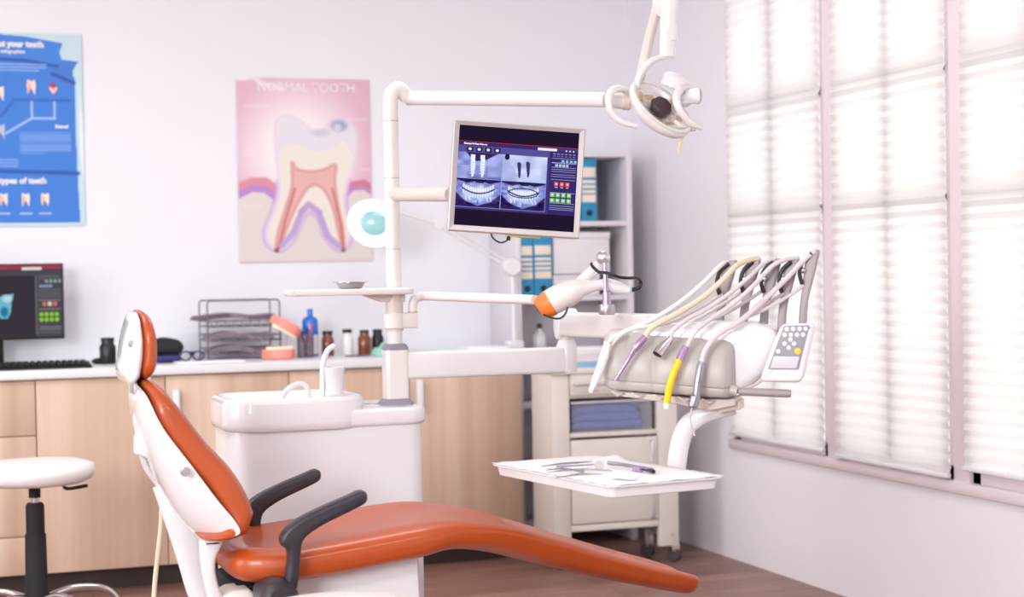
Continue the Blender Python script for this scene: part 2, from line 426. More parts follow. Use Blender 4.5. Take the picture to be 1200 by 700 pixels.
# pleated blinds in front of each window
blab = ['cream pleated blind on the window nearest the corner, furthest from the viewer',
        'cream pleated blind on the middle window, just right of the grey keypad',
        'cream pleated blind cut off by the right edge of the photo', 'cream pleated blind on the window nearest the viewer, outside the frame']
for k, (y0, y1) in enumerate([(5.603, 6.37), (4.788, 5.517), (3.96, 4.70)]):
    t = thing('pleated_blind', (XR-.02, (y0+y1)/2, .53), blab[k], 'blind', 'pleated blinds on the windows')
    b = MB(); zb = (.535, .525, .56)[k]; npl = 46; top = ZT+.01
    rows = []
    for i in range(npl*2+1):
        z = zb+(top-zb)*i/(npl*2)
        x = XR-.018+(.0043 if i % 2 else -.0043)
        rows.append([b.bm.verts.new(V((x, y0+(y1-y0)*j/10+(.004 if i % 2 else 0)*(1 if j == 10 else -1 if j == 0 else 0), z+.004*math.sin(j*.9+k)*max(0, 1-i/12)))) for j in range(11)])
    for a, c in zip(rows, rows[1:]):
        for j in range(10):
            f = b.face([a[j], a[j+1], c[j+1], c[j]]); f.smooth = False
    b.build('pleated_fabric', 'blind', t)
    MB().box(XR-.04, XR-.005, y0, y1, top-.01, top+.03, .004).build('head_rail', 'white', t)
    MB().box(XR-.032, XR-.012, y0, y1, zb-.012, zb+.002, .003).build('bottom_rail', 'white', t)

# ================================================================== LIGHT
def area(name, loc, rot, sx, sy, power, col=(1, 1, 1)):
    l = bpy.data.lights.new(name, 'AREA'); l.shape = 'RECTANGLE'; l.size = sx; l.size_y = sy; l.energy = power; l.color = col
    o = bpy.data.objects.new(name, l); COL.objects.link(o); o.location = loc; o.rotation_euler = rot; return o
for i, (x, y, p) in enumerate([(-1.2, 1.0, 48), (1.4, 1.2, 48), (-.8, 5.2, 42), (1.7, 5.2, 30)]):
    area('ceiling_panel_light', (x, y, H-.03), (0, 0, 0), 1.2, .6, p*.78, (.965, .985, 1))
area('window_daylight', (XR+.6, 4.7, 1.6), (0, math.radians(90), 0), 2.6, 4.2, 30, (1, .995, .985))
o = area('room_softbox', (-2.5, -.7, 2.1), (0, 0, 0), 1.5, 1.3, 195, (.955, .985, 1))
o.rotation_euler = (V((1.7, 5.5, .9))-V(o.location)).to_track_quat('-Z', 'Y').to_euler()
area('left_fill_light', (-3.1, 4.3, 1.65), (0, math.radians(-90), 0), 1.5, 2.2, 62, (.965, .985, 1))  # fill added to brighten the right wall; the left wall has no window
w = bpy.data.worlds.new('daylight'); scn.world = w; w.use_nodes = True
nt = w.node_tree; bg = nt.nodes['Background']
sky = nt.nodes.new('ShaderNodeTexSky'); sky.sky_type = 'HOSEK_WILKIE'; sky.turbidity = 6; sky.ground_albedo = .6
mxn = nt.nodes.new('ShaderNodeMix'); mxn.data_type = 'RGBA'; mxn.inputs[0].default_value = .85; mxn.inputs[7].default_value = (1, .99, .97, 1)
nt.links.new(sky.outputs[0], mxn.inputs[6]); nt.links.new(mxn.outputs[2], bg.inputs[0]); bg.inputs[1].default_value = 1.15
scn.view_settings.view_transform = 'Standard'; scn.view_settings.look = 'None'; scn.view_settings.gamma = 1; scn.view_settings.exposure = -.13
scn.view_settings.use_curve_mapping = False
scn.cycles.max_bounces = 8; scn.cycles.use_denoising = True; scn.cycles.sample_clamp_indirect = 8

# ================================================================== CABINETS ALONG THE BACK WALL
YC, ZC = 6.77, .87           # front plane, worktop height
xs = [hy(42, 480, YC).x, hy(194, 480, YC).x, hy(339, 480, YC).x, hy(480, 480, YC).x, hy(612, 500, YC).x]
XE = xs[4]
ztop = ZC-.035; zbot = .085
t = tag(MB().box(-1.3, XE+.005, YC-.02, YB-.004, ztop, ZC, .004).build('worktop', 'counter'), 'long white laminate worktop running along the back wall above the oak cabinets', 'worktop')
def door(parent, x0, x1, z0, z1, handle=None, name='door'):
    d = MB().box(x0+.002, x1-.002, YC, YC+.018, z0+.002, z1-.002, .0015).build(name, 'wood', parent)
    if handle is not None:
        hxp = handle; zt = z1-.05
        MB().rext([V((hxp+a*.9, YC-.03, zt-.07+c)) for a, c in rrect(.016, .066, .014)], V((0, .03, 0)), .006, 3).build('handle', 'white', d)
    return d
def carcass(name, x0, x1, label, group):
    t = thing(name, ((x0+x1)/2, YC+.3, 0), label, 'cabinet', group)
    MB().box(x0, x1, YC+.019, YB-.02, zbot, ztop-.001).build('body', 'wood', t)
    MB().box(x0+.01, x1-.01, YC+.06, YB-.05, 0, zbot).build('plinth', 'gap', t)
    return t
t = carcass('drawer_cabinet', -.25, xs[0], 'oak drawer cabinet under the worktop at the left edge, behind the round white stool', 'oak base cabinets')
zz = [ztop-.005, hy(20, 512, YC).z, hy(20, 630, YC).z, zbot]
for a, c in zip(zz, zz[1:]): door(t, -.25, xs[0], c, a, None, 'drawer')
t = carcass('base_cabinet', xs[0]+.001, xs[2], 'oak double-door cabinet behind the orange backrest of the dental chair', 'oak base cabinets')
door(t, xs[0], xs[1], zbot, ztop-.005, xs[1]-.04); door(t, xs[1], xs[2], zbot, ztop-.005, hy(207, 470, YC-.03).x)
t = carcass('base_cabinet', xs[2]+.001, XE, 'oak double-door cabinet at the right end of the worktop, behind the white post', 'oak base cabinets')
door(t, xs[2], xs[3], zbot, ztop-.005, xs[3]-.04); door(t, xs[3], xs[4], zbot, ztop-.005, hy(493, 460, YC-.03).x)

# ================================================================== POSTERS
def poster(name, x0, x1, z0, z1, art, label, texts):
    o = V((x0, YB-.006, z0)); ex = V((x1-x0, 0, 0)); ez = V((0, 0, z1-z0))
    def fn(u, v): return o+ex*u+ez*v+V((0, -.0018*math.sin(u*PI*3)*(.3+v)*.5-.001, 0))
    b = MB(); art.sheet(b, fn); b.mi = 1
    for body, sz, u, v, bold in texts: b.text(body, sz, o+ex*u+ez*v+V((0, -.0034, 0)), V((1, 0, 0)), V((0, 0, 1)), bold=bold)
    ob = b.build(name, [artmat(name+'_print'), 'paper'], ang=180)
    return tag(ob, label, 'poster')
# pink tooth poster
p0, p1 = hy(281, 308, YB), hy(432, 94, YB)
A = Art(190, 270, (216, 160, 188))
A.ell(.5, .62, .62, .55, (236, 200, 214), .7, 1.2); A.ell(.45, .60, .38, .30, (250, 240, 238), 1, .8)
A.poly([(0, 0), (1, 0), (1, .36), (.94, .385), (.86, .38), (.78, .33), (.74, .25), (.3, .25), (.27, .33), (.22, .38), (.1, .385), (0, .35)], (226, 216, 210))
A.line([(0, .40), (.1, .43), (.2, .43), (.27, .39)], .030, (216, 138, 152)); A.line([(.8, .38), (.86, .42), (.94, .43), (1, .40)], .02, (206, 110, 135))
A.line([(0, .365), (.1, .40), (.2, .395), (.28, .35), (.29, .28)], .018, (176, 130, 200)); A.line([(.76, .28), (.8, .36), (.86, .40), (.94, .405), (1, .38)], .010, (180, 130, 190))
tooth = [(.29, .72), (.33, .78), (.42, .78), (.5, .74), (.58, .70), (.66, .72), (.72, .77), (.80, .77), (.87, .72), (.88, .64), (.85, .52), (.80, .42), (.78, .30), (.82, .18), (.80, .10), (.74, .08), (.66, .14), (.62, .23), (.57, .28), (.51, .29), (.46, .25), (.38, .13), (.30, .08), (.23, .10), (.21, .17), (.27, .28), (.31, .40), (.30, .55)]
tp = [tuple(p[:2]) for p in smooth([(a, c, 0) for a, c in tooth], 5, True)]
A.line([p for p in tp if p[1] < .45], .026, (190, 156, 214), .85, .7); A.line(tp+[tp[0]], .016, (232, 216, 236), .9, .9); A.poly(tp, (240, 232, 218))
cr = [(.30, .56), (.30, .72), (.34, .775), (.42, .775), (.5, .735), (.58, .70), (.66, .72), (.72, .765), (.80, .765), (.865, .71), (.87, .64), (.86, .58), (.80, .66), (.70, .62), (.58, .60), (.5, .62), (.40, .64), (.33, .62)]
A.poly([tuple(p[:2]) for p in smooth([(a, c, 0) for a, c in cr], 5, True)], (230, 226, 236), .95)
A.ell(.76, .745, .06, .03, (140, 146, 180), .9, .8); A.ell(.75, .735, .03, .02, (214, 222, 236), .9, .6); A.ell(.62, .705, .07, .02, (196, 196, 210), .7, .9)
pulp = [(.40, .54), (.43, .51), (.5, .495), (.58, .495), (.66, .51), (.73, .53), (.72, .44), (.74, .32), (.775, .18), (.785, .08), (.765, .08), (.74, .17), (.70, .30), (.64, .39), (.57, .42), (.50, .39), (.41, .28), (.34, .16), (.29, .08), (.27, .08), (.29, .17), (.35, .30), (.40, .42)]
pp = [tuple(p[:2]) for p in smooth([(a, c, 0) for a, c in pulp], 4, True)]
A.poly(pp, (230, 176, 170)); A.line(pp+[pp[0]], .008, (214, 142, 136), .8, .8)
A.line([(.70, .40), (.76, .2), (.775, .07)], .006, (190, 80, 70), .7); A.line([(.42, .40), (.34, .22), (.285, .07)], .007, (190, 80, 70), .7)
A.line([(.47, .28), (.40, .16), (.31, .09)], .016, (180, 150, 206), .9); A.line([(.60, .26), (.66, .14), (.74, .085)], .016, (180, 150, 206), .9); A.line([(.46, .27), (.52, .315), (.6, .27)], .016, (180, 150, 206), .9)
A.ell(.275, .065, .02, .012, (120, 70, 60)); A.ell(.775, .062, .018, .012, (110, 90, 70))
for y, xa, xb in ((.84, .05, .24), (.60, .04, .20), (.575, .04, .16), (.775, .82, .98), (.30, .03, .18), (.50, .92, .99)): A.rect(xa, y, xb, y+.010, (240, 226, 236), .6)
A.ell(.04, 1.0, .07, .018, (250, 244, 248), 1, .5); A.line([(.12, 1.0), (.2, .965), (.34, .94)], .012, (246, 238, 244), .8, .8); A.rect(0, 0, 1, .012, (214, 190, 196), .6)
A.rect(0, 0, 1, 1, (218, 206, 212), .14)
poster('tooth_poster', p0.x, p1.x, p0.z, p1.z, A, 'pink anatomy poster of a tooth cut open, on the wall left of the white post', [('NORMAL TOOTH', .055, .52, .930, 0)])
# blue infographic poster
q0, q1 = hy(-62, 266, YB), hy(95, 41, YB)
def bu(px): return (px+62)/157.
def bv(py): return 1-(py-41)/225.
A = Art(230, 320, (196, 222, 228))
def bp(*pts): return [(bu(a), bv(c)) for a, c in pts]
A.poly(bp((-62, 62), (72, 76), (86, 92), (86, 150), (87, 200), (89, 262), (-62, 262)), (58, 124, 212))
A.poly(bp((91, 100), (96, 170), (99, 230), (94, 210), (90, 180)), (232, 240, 252), .9)
A.poly(bp((60, 70), (90, 73), (84, 84), (85, 98), (62, 90)), (62, 122, 208)); A.line(bp((60, 88), (85, 98)), .010, (40, 84, 170))
bn = [(-62, 44), (-20, 42), (30, 45), (73, 52), (69, 63), (73, 76), (30, 72), (-20, 70), (-62, 71)]
A.poly(bp(*bn), (64, 130, 216)); A.line(bp((-62, 73), (-20, 71), (30, 73), (66, 79)), .008, (36, 78, 160), .9)
A.line(bp((-62, 200), (88, 204)), .010, (30, 80, 168), .9); A.line(bp((-62, 137), (2, 137), (16, 119), (80, 119)), .007, (44, 96, 186), .9)
A.line(bp((6, 158), (36, 140), (62, 140)), .006, (160, 190, 240)); A.line(bp((36, 140), (36, 121)), .006, (160, 190, 240)); A.line(bp((62, 140), (62, 121)), .006, (160, 190, 240))
for y in range(156, 182, 3): A.rect(bu(22), bv(y+1.2), bu(80 if y < 178 else 50), bv(y), (150, 184, 238), .8)
for y in (77, 80.5, 84): A.rect(bu(-62), bv(y+1.3), bu(54 if y < 82 else 45), bv(y), (170, 198, 240), .8)
for y in (188, 191.5, 195): A.rect(bu(-50), bv(y+1.3), bu(19), bv(y), (150, 184, 238), .8)
def mini(cx, cy, s, c1=(250, 226, 210), red=False):
    if red:
        A.ell(bu(cx), bv(cy), s*.5/157, s*.7/225, (190, 50, 70), 1, .3); A.line(bp((cx-3, cy), (cx, cy+s*.5), (cx+3, cy)), .008, (240, 200, 200)); return
    A.poly(bp((cx-s*.5, cy-s), (cx, cy-s*.75), (cx+s*.5, cy-s), (cx+s*.55, cy-s*.2), (cx+s*.45, cy+s), (cx+s*.1, cy+s*.2), (cx-s*.2, cy+s*.2), (cx-s*.5, cy+s), (cx-s*.55, cy-s*.2)), c1)
    A.ell(bu(cx-s*.25), bv(cy), s*.2/157, s*.6/225, (236, 150, 120), .7, .8)
mini(36, 104, 9); mini(61, 105, 9, red=True); mini(0, 112, 9); mini(-30, 108, 9); mini(0, 156, 9, (190, 190, 220))
for cx in (-40, -20, 2, 27, 49): mini(cx, 235, 8); A.rect(bu(cx-7), bv(252), bu(cx+7), bv(249.5), (190, 210, 245), .8)
poster('teeth_infographic_poster', q0.x, q1.x, q0.z, q1.z, A, 'blue teeth infographic poster with a ribbon heading, high on the wall at the left edge', [
    ('About your teeth', .034, bu(17), bv(57), .0022), ('infographics', .020, bu(16), bv(64.5), .0008), ('types of teeth', .034, bu(24), bv(216), .0014), ('Enamel', .018, bu(70), bv(151), .001)])

# ================================================================== DENTAL CHAIR
YN, YCC = 3.97, 4.24         # near side and centre line
ch = thing('dental_chair', (.95, YCC, 0), 'orange reclining dental chair with white shells and charcoal armrests', 'dental chair')
def pth(px, Y):              # (px, top y, bottom y) -> centre path with half thickness
    o = []
    for x, t, b in px:
        a, c = hy(x, t, Y), hy(x, b, Y); o.append(((a.x+c.x)/2, (a.z+c.z)/2, (a-c).length/2))
    return o
seat = pth([(274, 652, 684), (300, 647, 693), (345, 643, 691), (400, 634, 683), (450, 625, 673), (500, 616, 662), (535, 612, 654), (570, 614, 655), (610, 620, 662), (650, 630, 672), (700, 645, 684), (745, 658, 694), (785, 669, 702), (825, 679, 710), (848, 686, 714), (862, 690, 715)], YN)
def sw(t): return .262*(1-.03*t-.60*max(0, (t-.55)/.45)**2.2-.20*max(0, (.13-t)/.13)**2)
MB().cushion(seat, YCC, sw, .042, 3.6, 44, hollow=.014, wend=.07, under=lambda t: .03+.30*min(1, max(0, (t-.36)/.16))).build('seat', 'orange', ch, ang=80)
# white underside pan and base
pan = pth([(310, 672, 684), (345, 670, 682), (400, 662, 676), (450, 652, 666), (490, 642, 655)], YN)
MB().cushion(pan, YCC, .20, .03, 5, 32).build('seat_pan', 'white', ch, ang=60)
pb = [hy(300, 688, YN+.08), hy(494, 662, YN+.08), hy(494, 800, YN+.08), hy(330, 800, YN+.08)]
zb = [p.z for p in pb]
MB().rext(smooth([V((pb[0].x+.03, YN+.1, pb[0].z+.01)), V((pb[1].x, YN+.1, pb[1].z+.03)), V((pb[1].x+.01, YN+.1, .14)), V((pb[0].x+.1, YN+.1, .14)), V((pb[0].x+.09, YN+.1, .32))], 1, True), V((0, .34, 0)), .012).build('pedestal', 'white', ch)
MB().rext([V((pb[0].x+.4+a, YCC+c, 0)) for a, c in rrect(.42, .27, .12, 8)], V((0, 0, .14)), .03).build('floor_plate', 'white', ch)
MB().box(hy(262, 690, YCC).x, hy(330, 690, YCC).x, YCC-.15, YCC+.15, .39, .47, .02).build('hinge_block', 'blackm', ch)
# backrest: orange cushion and white shell
def P2(px, Y): return [(hy(a, c, Y).x, hy(a, c, Y).z) for a, c in px]
def loft_pairs(pairs, Y, yc, hw, end, ex, seg=40, **k):
    path = []
    for (ax, ay), (bx, by) in pairs:
        a, c = hy(ax, ay, Y), hy(bx, by, Y); path.append(((a.x+c.x)/2, (a.z+c.z)/2, (a-c).length/2))
    return path
YB1 = YCC-.235
cush = loft_pairs([((238, 638), (238, 629)), ((262, 638), (260, 626)), ((286, 632), (266, 618)), ((304, 602), (266, 620)), ((285, 561), (246, 583)), ((252, 524), (217, 548)), ((221, 484), (187, 505)), ((199, 458), (178, 470)), ((182, 445), (165, 454))], YB1, YCC, .23, .05, 3)
def bw(t): return .235-.055*t-.03*max(0, (t-.85)/.15)
MB().cushion(cush, YCC, bw, .055, 3.6, 44, wend=.05).build('backrest', 'orange', ch, ang=80)
# shell: section rings across Y, deep and narrow at the back
def shellrings(pairs, Y, yc, w0, w1, seg=28):
    w1 = {.12: .30, .06: .18}[w1]
    """pairs: (front point px, rear point px); front rim wide, rear narrow"""
    rings = []
    n = len(pairs)
    for i, (f, r, wf, wr) in enumerate(pairs):
        a, c = hy(f[0], f[1], Y), hy(r[0], r[1], Y+w1)
        ring = []
        for k in range(seg+1):
            t = PI*k/seg; s = math.cos(t); q = abs(math.sin(t))**.55
            w = wf+(wr-wf)*q*.75
            ring.append(V((a.x+(c.x-a.x)*q, yc+(abs(s)**.5)*math.copysign(1, s)*(w if q < 1 else w), a.z+(c.z-a.z)*q)))
        rings.append(ring)
    return rings
sh = [((166, 453), (159, 450), .12, .05), ((176, 466), (152, 460), .170, .09), ((194, 504), (152, 477), .200, .12), ((226, 547), (162, 520), .217, .13), ((254, 585), (180, 565), .229, .13), ((276, 612), (200, 600), .237, .12), ((281, 625), (221, 622), .237, .10), ((270, 631), (232, 632), .225, .07)]
_a = smooth([(q[0][0], q[0][1], q[2]) for q in sh], 5); _b = smooth([(q[1][0], q[1][1], q[3]) for q in sh], 5)
sh2 = [((a.x, a.y), (c.x, c.y), a.z, c.z) for a, c in zip(_a, _b)]
MB().loft(shellrings(sh2, YB1, YCC, .2, .12)).build('backrest_shell', 'gloss', ch, ang=50)
MB().lathe([(.001, -.004), (.009, -.004), (.011, 0), (.011, .01)], hy(217, 553, YB1+.004)+V((0, -.004, 0)), (0, 1, 0), 16).build('shell_bolt', 'steel', ch)
# headrest
hc = loft_pairs([((182, 445), (162, 446)), ((187, 425), (165, 426)), ((187, 400), (166, 402)), ((181, 375), (166, 379)), ((172, 362), (165, 366))], YCC-.14, YCC, .14, .03, 3)
MB().cushion(hc, YCC, lambda t: .145-.055*max(0, (t-.6)/.4)**1.7, .035, 3.4, 40, wend=.05).build('headrest', 'orange', ch, ang=80)
hsp = []
for f, r in [((160, 449), (137, 449)), ((166, 438), (137, 441)), ((170, 420), (139, 424)), ((171, 400), (141.5, 404)), ((168, 381), (146, 386)), ((162, 364), (153, 367))]:
    a, c = hy(f[0], f[1], YCC-.12), hy(r[0], r[1], YCC+.04); hsp.append(((a.x+c.x)/2, (a.z+c.z)/2, math.hypot(a.x-c.x, a.z-c.z)/2))
MB().cushion(hsp, YCC, lambda t: .148-.045*max(0, (t-.6)/.4)**1.6, .024, 2.7, 44, wend=.035).build('headrest_shell', 'gloss', ch, ang=70)
MB().lathe([(.001, -.006), (.007, -.006), (.009, 0), (.009, .012)], hy(155, 403, YCC-.13), (0, 1, 0), 16).build('shell_bolt', 'steel', ch)
MB().box(hy(160, 450, YCC).x-.012, hy(160, 450, YCC).x+.03, YCC-.04, YCC+.04, hy(160, 462, YCC).z, hy(160, 440, YCC).z, .004).build('headrest_bracket', 'steel', ch)
# white carrying arm behind and below the backrest
arm = [hy(a, c, YCC) for a, c in [(196, 566), (212, 612), (226, 655), (240, 700), (262, 740)]]
MB().tube(smooth(arm, 5),   .038, 16, flat=.6, up=V((0, 1, 0))).build('back_arm', 'white', ch)
br = smooth([(236, 640, 0), (240, 633, 0), (260, 632, 0), (261, 640, 0), (254, 655, 0), (254, 675, 0), (262, 700, 0), (280, 730, 0), (262, 740, 0), (246, 710, 0), (238, 670, 0)], 3, True)
MB().rext([hy(p.x, p.y, YCC-.19) for p in br], V((0, .05, 0)), .012).build('side_bracket', 'white', ch)
MB().rext([hy(p.x, p.y, YCC-.19)+V((0, .33, 0)) for p in br], V((0, .05, 0)), .012).build('side_bracket', 'white', ch)
MB().rext([hy(a, c, YCC-.2) for a, c in [(262, 700), (272, 694), (292, 691), (304, 700), (306, 725), (262, 725)]], V((0, .12, 0)), .012).build('hinge_cover', 'cream', ch)
# armrests
ao = [(330, 633), (336, 622), (352, 609), (380, 595), (408, 583), (424, 576), (431, 579), (431, 588), (424, 594), (404, 604), (380, 616), (362, 628), (355, 638), (353, 655), (349, 690), (336, 690), (339, 660), (338, 646), (332, 641)]
aop = [hy(p.x, p.y, 3.93) for p in smooth([(a, c, 0) for a, c in ao], 3, True)]
hub = hy(328, 702, 3.93)
for dy, nm in ((0, 'near'), (.49, 'far')):
    D = V((0, dy, 0))
    MB().rext([p+D for p in aop], V((0, .045, 0)), .011).build('armrest', 'dark', ch, ang=60)
    MB().lathe([(.001, -.03), (.03, -.028), (.043, -.012), (.045, .02), (.045, .10 if dy == 0 else .06)], hub+D+V((0, .0, 0)) if dy == 0 else hub+D+V((0, .02, 0)), (0, 1 if dy == 0 else -1, 0), 28).build('armrest_pivot', 'dark', ch)
# cable clip and grey hose behind the backrest
MB().rext([V((p.x, YCC-.03, p.z)) for p in [hy(a, c, YCC-.03) for a, c in [(164, 509), (170, 509), (188, 538), (188, 543), (160, 533), (160, 514)]]], V((0, .07, 0)), .008).build('hose_clip', 'white', ch)
MB().tube(smooth([hy(a, c, YCC) for a, c in [(164, 470), (160, 490), (163, 512), (170, 545), (186, 568), (204, 590), (214, 606)]], 6), .008, 10).build('grey_conduit', 'hoseg', ch)
MB().tube(smooth([hy(a, c, YCC+.02) for a, c in [(186, 540), (189, 565), (189, 610), (185, 650), (181, 690), (178, 760)]]+[V((hy(178, 760, YCC).x, YCC+.02, .01))], 6), .006, 10).build('beige_tube', 'hoseb', ch)

# ================================================================== ROUND STOOLS
def stool(c, zs, r, label, lever=True):
    t = thing('round_stool', (c.x, c.y, 0), label, 'stool', 'round white stools')
    x, y = c.x, c.y
    MB().lathe([(.001, zs-.072), (r*.80, zs-.070), (r*.95, zs-.056), (r, zs-.032), (r*.97, zs-.012), (r*.80, zs-.001), (r*.4, zs), (.001, zs)], (x, y, 0), seg=56).build('seat', 'stool', t, ang=70)
    MB().lathe([(.001, zs-.082), (.055, zs-.082), (.055, zs-.068), (.001, zs-.068)], (x, y, 0)).build('seat_plate', 'black', t)
    MB().lathe([(.001, zs-.17), (.014, zs-.17), (.014, zs-.08), (.001, zs-.08)], (x, y, 0), seg=20).build('gas_rod', 'chrome', t)
    MB().lathe([(.019, zs-.118), (.019, zs-.078)], (x, y, 0), seg=20).build('rod_sleeve', 'blackm', t)
    MB().lathe([(.001, .12), (.045, .12), (.045, .16), (.036, .20), (.034, zs-.24), (.030, zs-.235), (.030, zs-.145), (.024, zs-.135), (.001, zs-.135)], (x, y, 0), seg=28).build('column_cover', 'blackm', t)
    if lever: MB().tube(smooth([(x+.04, y, zs-.075), (x+.085, y, zs-.077), (x+.105, y, zs-.095), (x+.17, y, zs-.088)], 5), .006, 10).build('height_lever', 'black', t)
    for k in range(5):
        a = math.radians(72*k+12); u = V((math.cos(a), math.sin(a), 0))
        leg = MB().tube(smooth([V((x, y, .17))+u*.035, V((x, y, .19))+u*.12, V((x, y, .178))+u*.22, V((x, y, .135))+u*.268, V((x, y, .065))+u*.278], 5), .0115, 12).build('leg', 'chrome', t)
        p = V((x, y, 0))+u*.278; side = V((-u.y, u.x, 0))
        w = MB()
        for s in (-1, 1): w.lathe([(.001, 0), (.024, 0), (.026, .003), (.026, .011), (.024, .014), (.001, .014)], p+side*s*.012-side*.007+V((0, 0, .0265)), side, 20)
        w.box(p.x-.012, p.x+.012, p.y-.012, p.y+.012, .028, .068, .004)
        w.build('caster', 'rubber', leg)
    return t
c = P(40, 552, 5.6)
stool(V((c.x, c.y, 0)), c.z+.03, .197, 'round white stool on a black column in front of the oak drawers at the left')
c = hz(412, 706, .535)
fc = V((c.x, c.y, 0))
edge = hz(408, 689, .535); rr = .2
fc = V((edge.x, edge.y, 0))-FH*rr
stool(fc, .535, rr, 'white stool top poking into the bottom edge of the photo before the dental chair', lever=False)

# ================================================================== DENTAL UNIT (cuspidor cabinet, post and beams)
YU0, YU1 = 4.74, 5.08
du = thing('dental_unit', (.75, 4.9, 0), 'white cuspidor cabinet with a tall white post and swing beams behind the dental chair', 'dental unit')
xl, xr = hy(262, 560, YU0+.1).x+.01, hy(497, 560, YU0+.03).x
def plan(x0, x1, y0, y1, r, z): return [V(((x0+x1)/2+a, (y0+y1)/2+c, z)) for a, c in rrect((x1-x0)/2, (y1-y0)/2, r, 8)]
ztp = hy(380, 500, YU0).z
MB().rext(plan(xl, xr, YU0, YU1, .06, .0), V((0, 0, ztp+.004)), .006).build('cabinet_body', 'white', du)
# platform (right) and raised bowl housing (left)
zpl, zpl0 = hy(470, 478, YU0).z, hy(470, 498, YU0).z
MB().rext(plan(xl+.22, xr+.012, YU0-.012, YU1+.012, .07, zpl0), V((0, 0, zpl-zpl0)), .012, 5).build('top_platform', 'gloss', du)
xb0, xb1 = xl-.018, hy(433, 470, YU0).x
zbt = hy(340, 467, YU0).z
bw_ = MB()
o0 = plan(xb0, xb1, YU0-.022, YU1+.012, .095, 0); cx, cy = (xb0+xb1)/2, (YU0+YU1)/2
def sc(o, s, z, sh=0): return [V((cx+(p.x-cx)*s, cy+(p.y-cy)*s, z)) for p in o]
bw_.loft([sc(o0, .95, zpl0-.002), sc(o0, .985, zpl0+.002), sc(o0, .995, zpl0+.02), sc(o0, .985, zbt-.014), sc(o0, .965, zbt-.004), sc(o0, .93, zbt), sc(o0, .88, zbt-.002), sc(o0, .80, zbt-.010), sc(o0, .6, zbt-.022), sc(o0, .3, zbt-.028), sc(o0, .05, zbt-.03)])
bw_.build('spittoon_bowl', 'gloss', du, ang=70)
# bowl rinse spout and cup filler
yb = cy+.02
zz0 = zbt-.004
q = [hy(a, c, yb) for a, c in [(330, 466), (338, 456), (350, 450), (358, 452), (361, 460), (361, 470)]]
MB().tube(smooth(q, 6), .0085, 12).build('bowl_spout', 'gloss', du)
q = [hy(a, c, YU0+.13) for a, c in [(378, 476), (378, 440), (379, 424), (384, 411), (392, 405)]]
MB().tube(smooth(q, 6), .0085, 12).build('cup_filler', 'gloss', du)
# post
pc = hy(464, 470, 4.90); px_, py_ = pc.x, 4.90
def zc(py): return hy(463, py, 4.90).z
MB().loft([[V((px_+a*s, py_+c*s, z)) for a, c in rrect(.036, .034, .012)] for s, z in ((1.3, zpl-.001), (1.27, zpl+.005), (1.03, zpl+.016))]).build('post_flange', 'grey2', du)
MB().rext([V((px_+a, py_+c, zc(474))) for a, c in rrect(.035, .032, .012)], V((0, 0, zc(410)-zc(474))), .002).build('post_sleeve', 'cream', du)
MB().loft([[V((px_+a*s, py_+c*s, z)) for a, c in rrect(.035, .032, .012)] for s, z in ((1.0, zc(410)), (1.0, zc(407)), (.8, zc(403)), (.5, zc(402.5)))]).build('sleeve_cap', 'grey2', du)
zt = zc(112)
pole = [V((px_, py_, zc(403))), V((px_, py_, zc(300))), V((px_, py_, zc(200))), V((px_, py_, zc(124)))]
e0 = P(478, 105, 4.83+.05)
end = P(709.5, 117, 4.82); stt = P(492, 105, 4.86)
zel = stt.z
elb = [V((px_, py_, zc(124))), V((px_+.002, py_, zc(114))), V((px_+.012, py_+.001, zc(107))), V((px_+.03, py_+.002, zc(104.2))), V((px_+.055, py_+.006, zel))]
MB().tube(pole+smooth(elb, 4)[1:], .0225, 20).build('pole', 'cream', du, ang=50)
for y in (142, 209, 292): MB().lathe([(.0225, -.0012), (.0232, -.0012), (.0232, .0012), (.0225, .0012)], (px_, py_, zc(y)), seg=24, cap=False).build('pole_joint_ring', 'greyp', du)
MB().tube([V((px_+.055, py_+.006, zel)), end], .0212, 20).build('lamp_crossbar', 'cream', du)
MB().lathe([(.0228, 0), (.0228, .004)], V((px_+.058, py_+.007, zel)), (end-V((px_+.055, py_+.006, zel))), 24).build('pole_joint_ring', 'greyp', du)
# monitor arm
ma = P(528, 228, 4.83); m0 = V((px_, py_, hy(466, 228, 4.9).z))
MB().tube([m0, V((ma.x, ma.y, ma.z))], .0205, 20).build('monitor_arm', 'cream2', du)
# clamp under the tray, elbow and pipe of the camera arm
MB().lathe([(.031, zc(385)), (.033, zc(384)), (.033, zc(368)), (.031, zc(367))], (px_-.002, py_, 0), seg=28).box(px_, px_+.068, py_-.026, py_+.026, zc(385), zc(367), .006).build('clamp', 'cream', du)
MB().lathe([(.026, zc(388)), (.026, zc(350))], (px_, py_, 0), seg=24).build('clamp_collar', 'cream2', du)
dpe = V((px_+.056, py_-.005, 0))
pe = [V((dpe.x, dpe.y, zc(368))), V((dpe.x, dpe.y, zc(358))), V((dpe.x+.008, dpe.y, zc(351))), V((dpe.x+.03, dpe.y-.004, zc(347.5)))]
pend = P(627, 351.5, 4.65)
MB().tube(smooth(pe, 5)+[pend], .0135, 16).build('camera_arm_pipe', 'cream', du)
MB().lathe([(.0145, 0), (.0145, .003)], (dpe.x, dpe.y, zc(367)), seg=20).build('brass_ring', mat('brass', (190, 170, 120), .3, metal=.8), du)
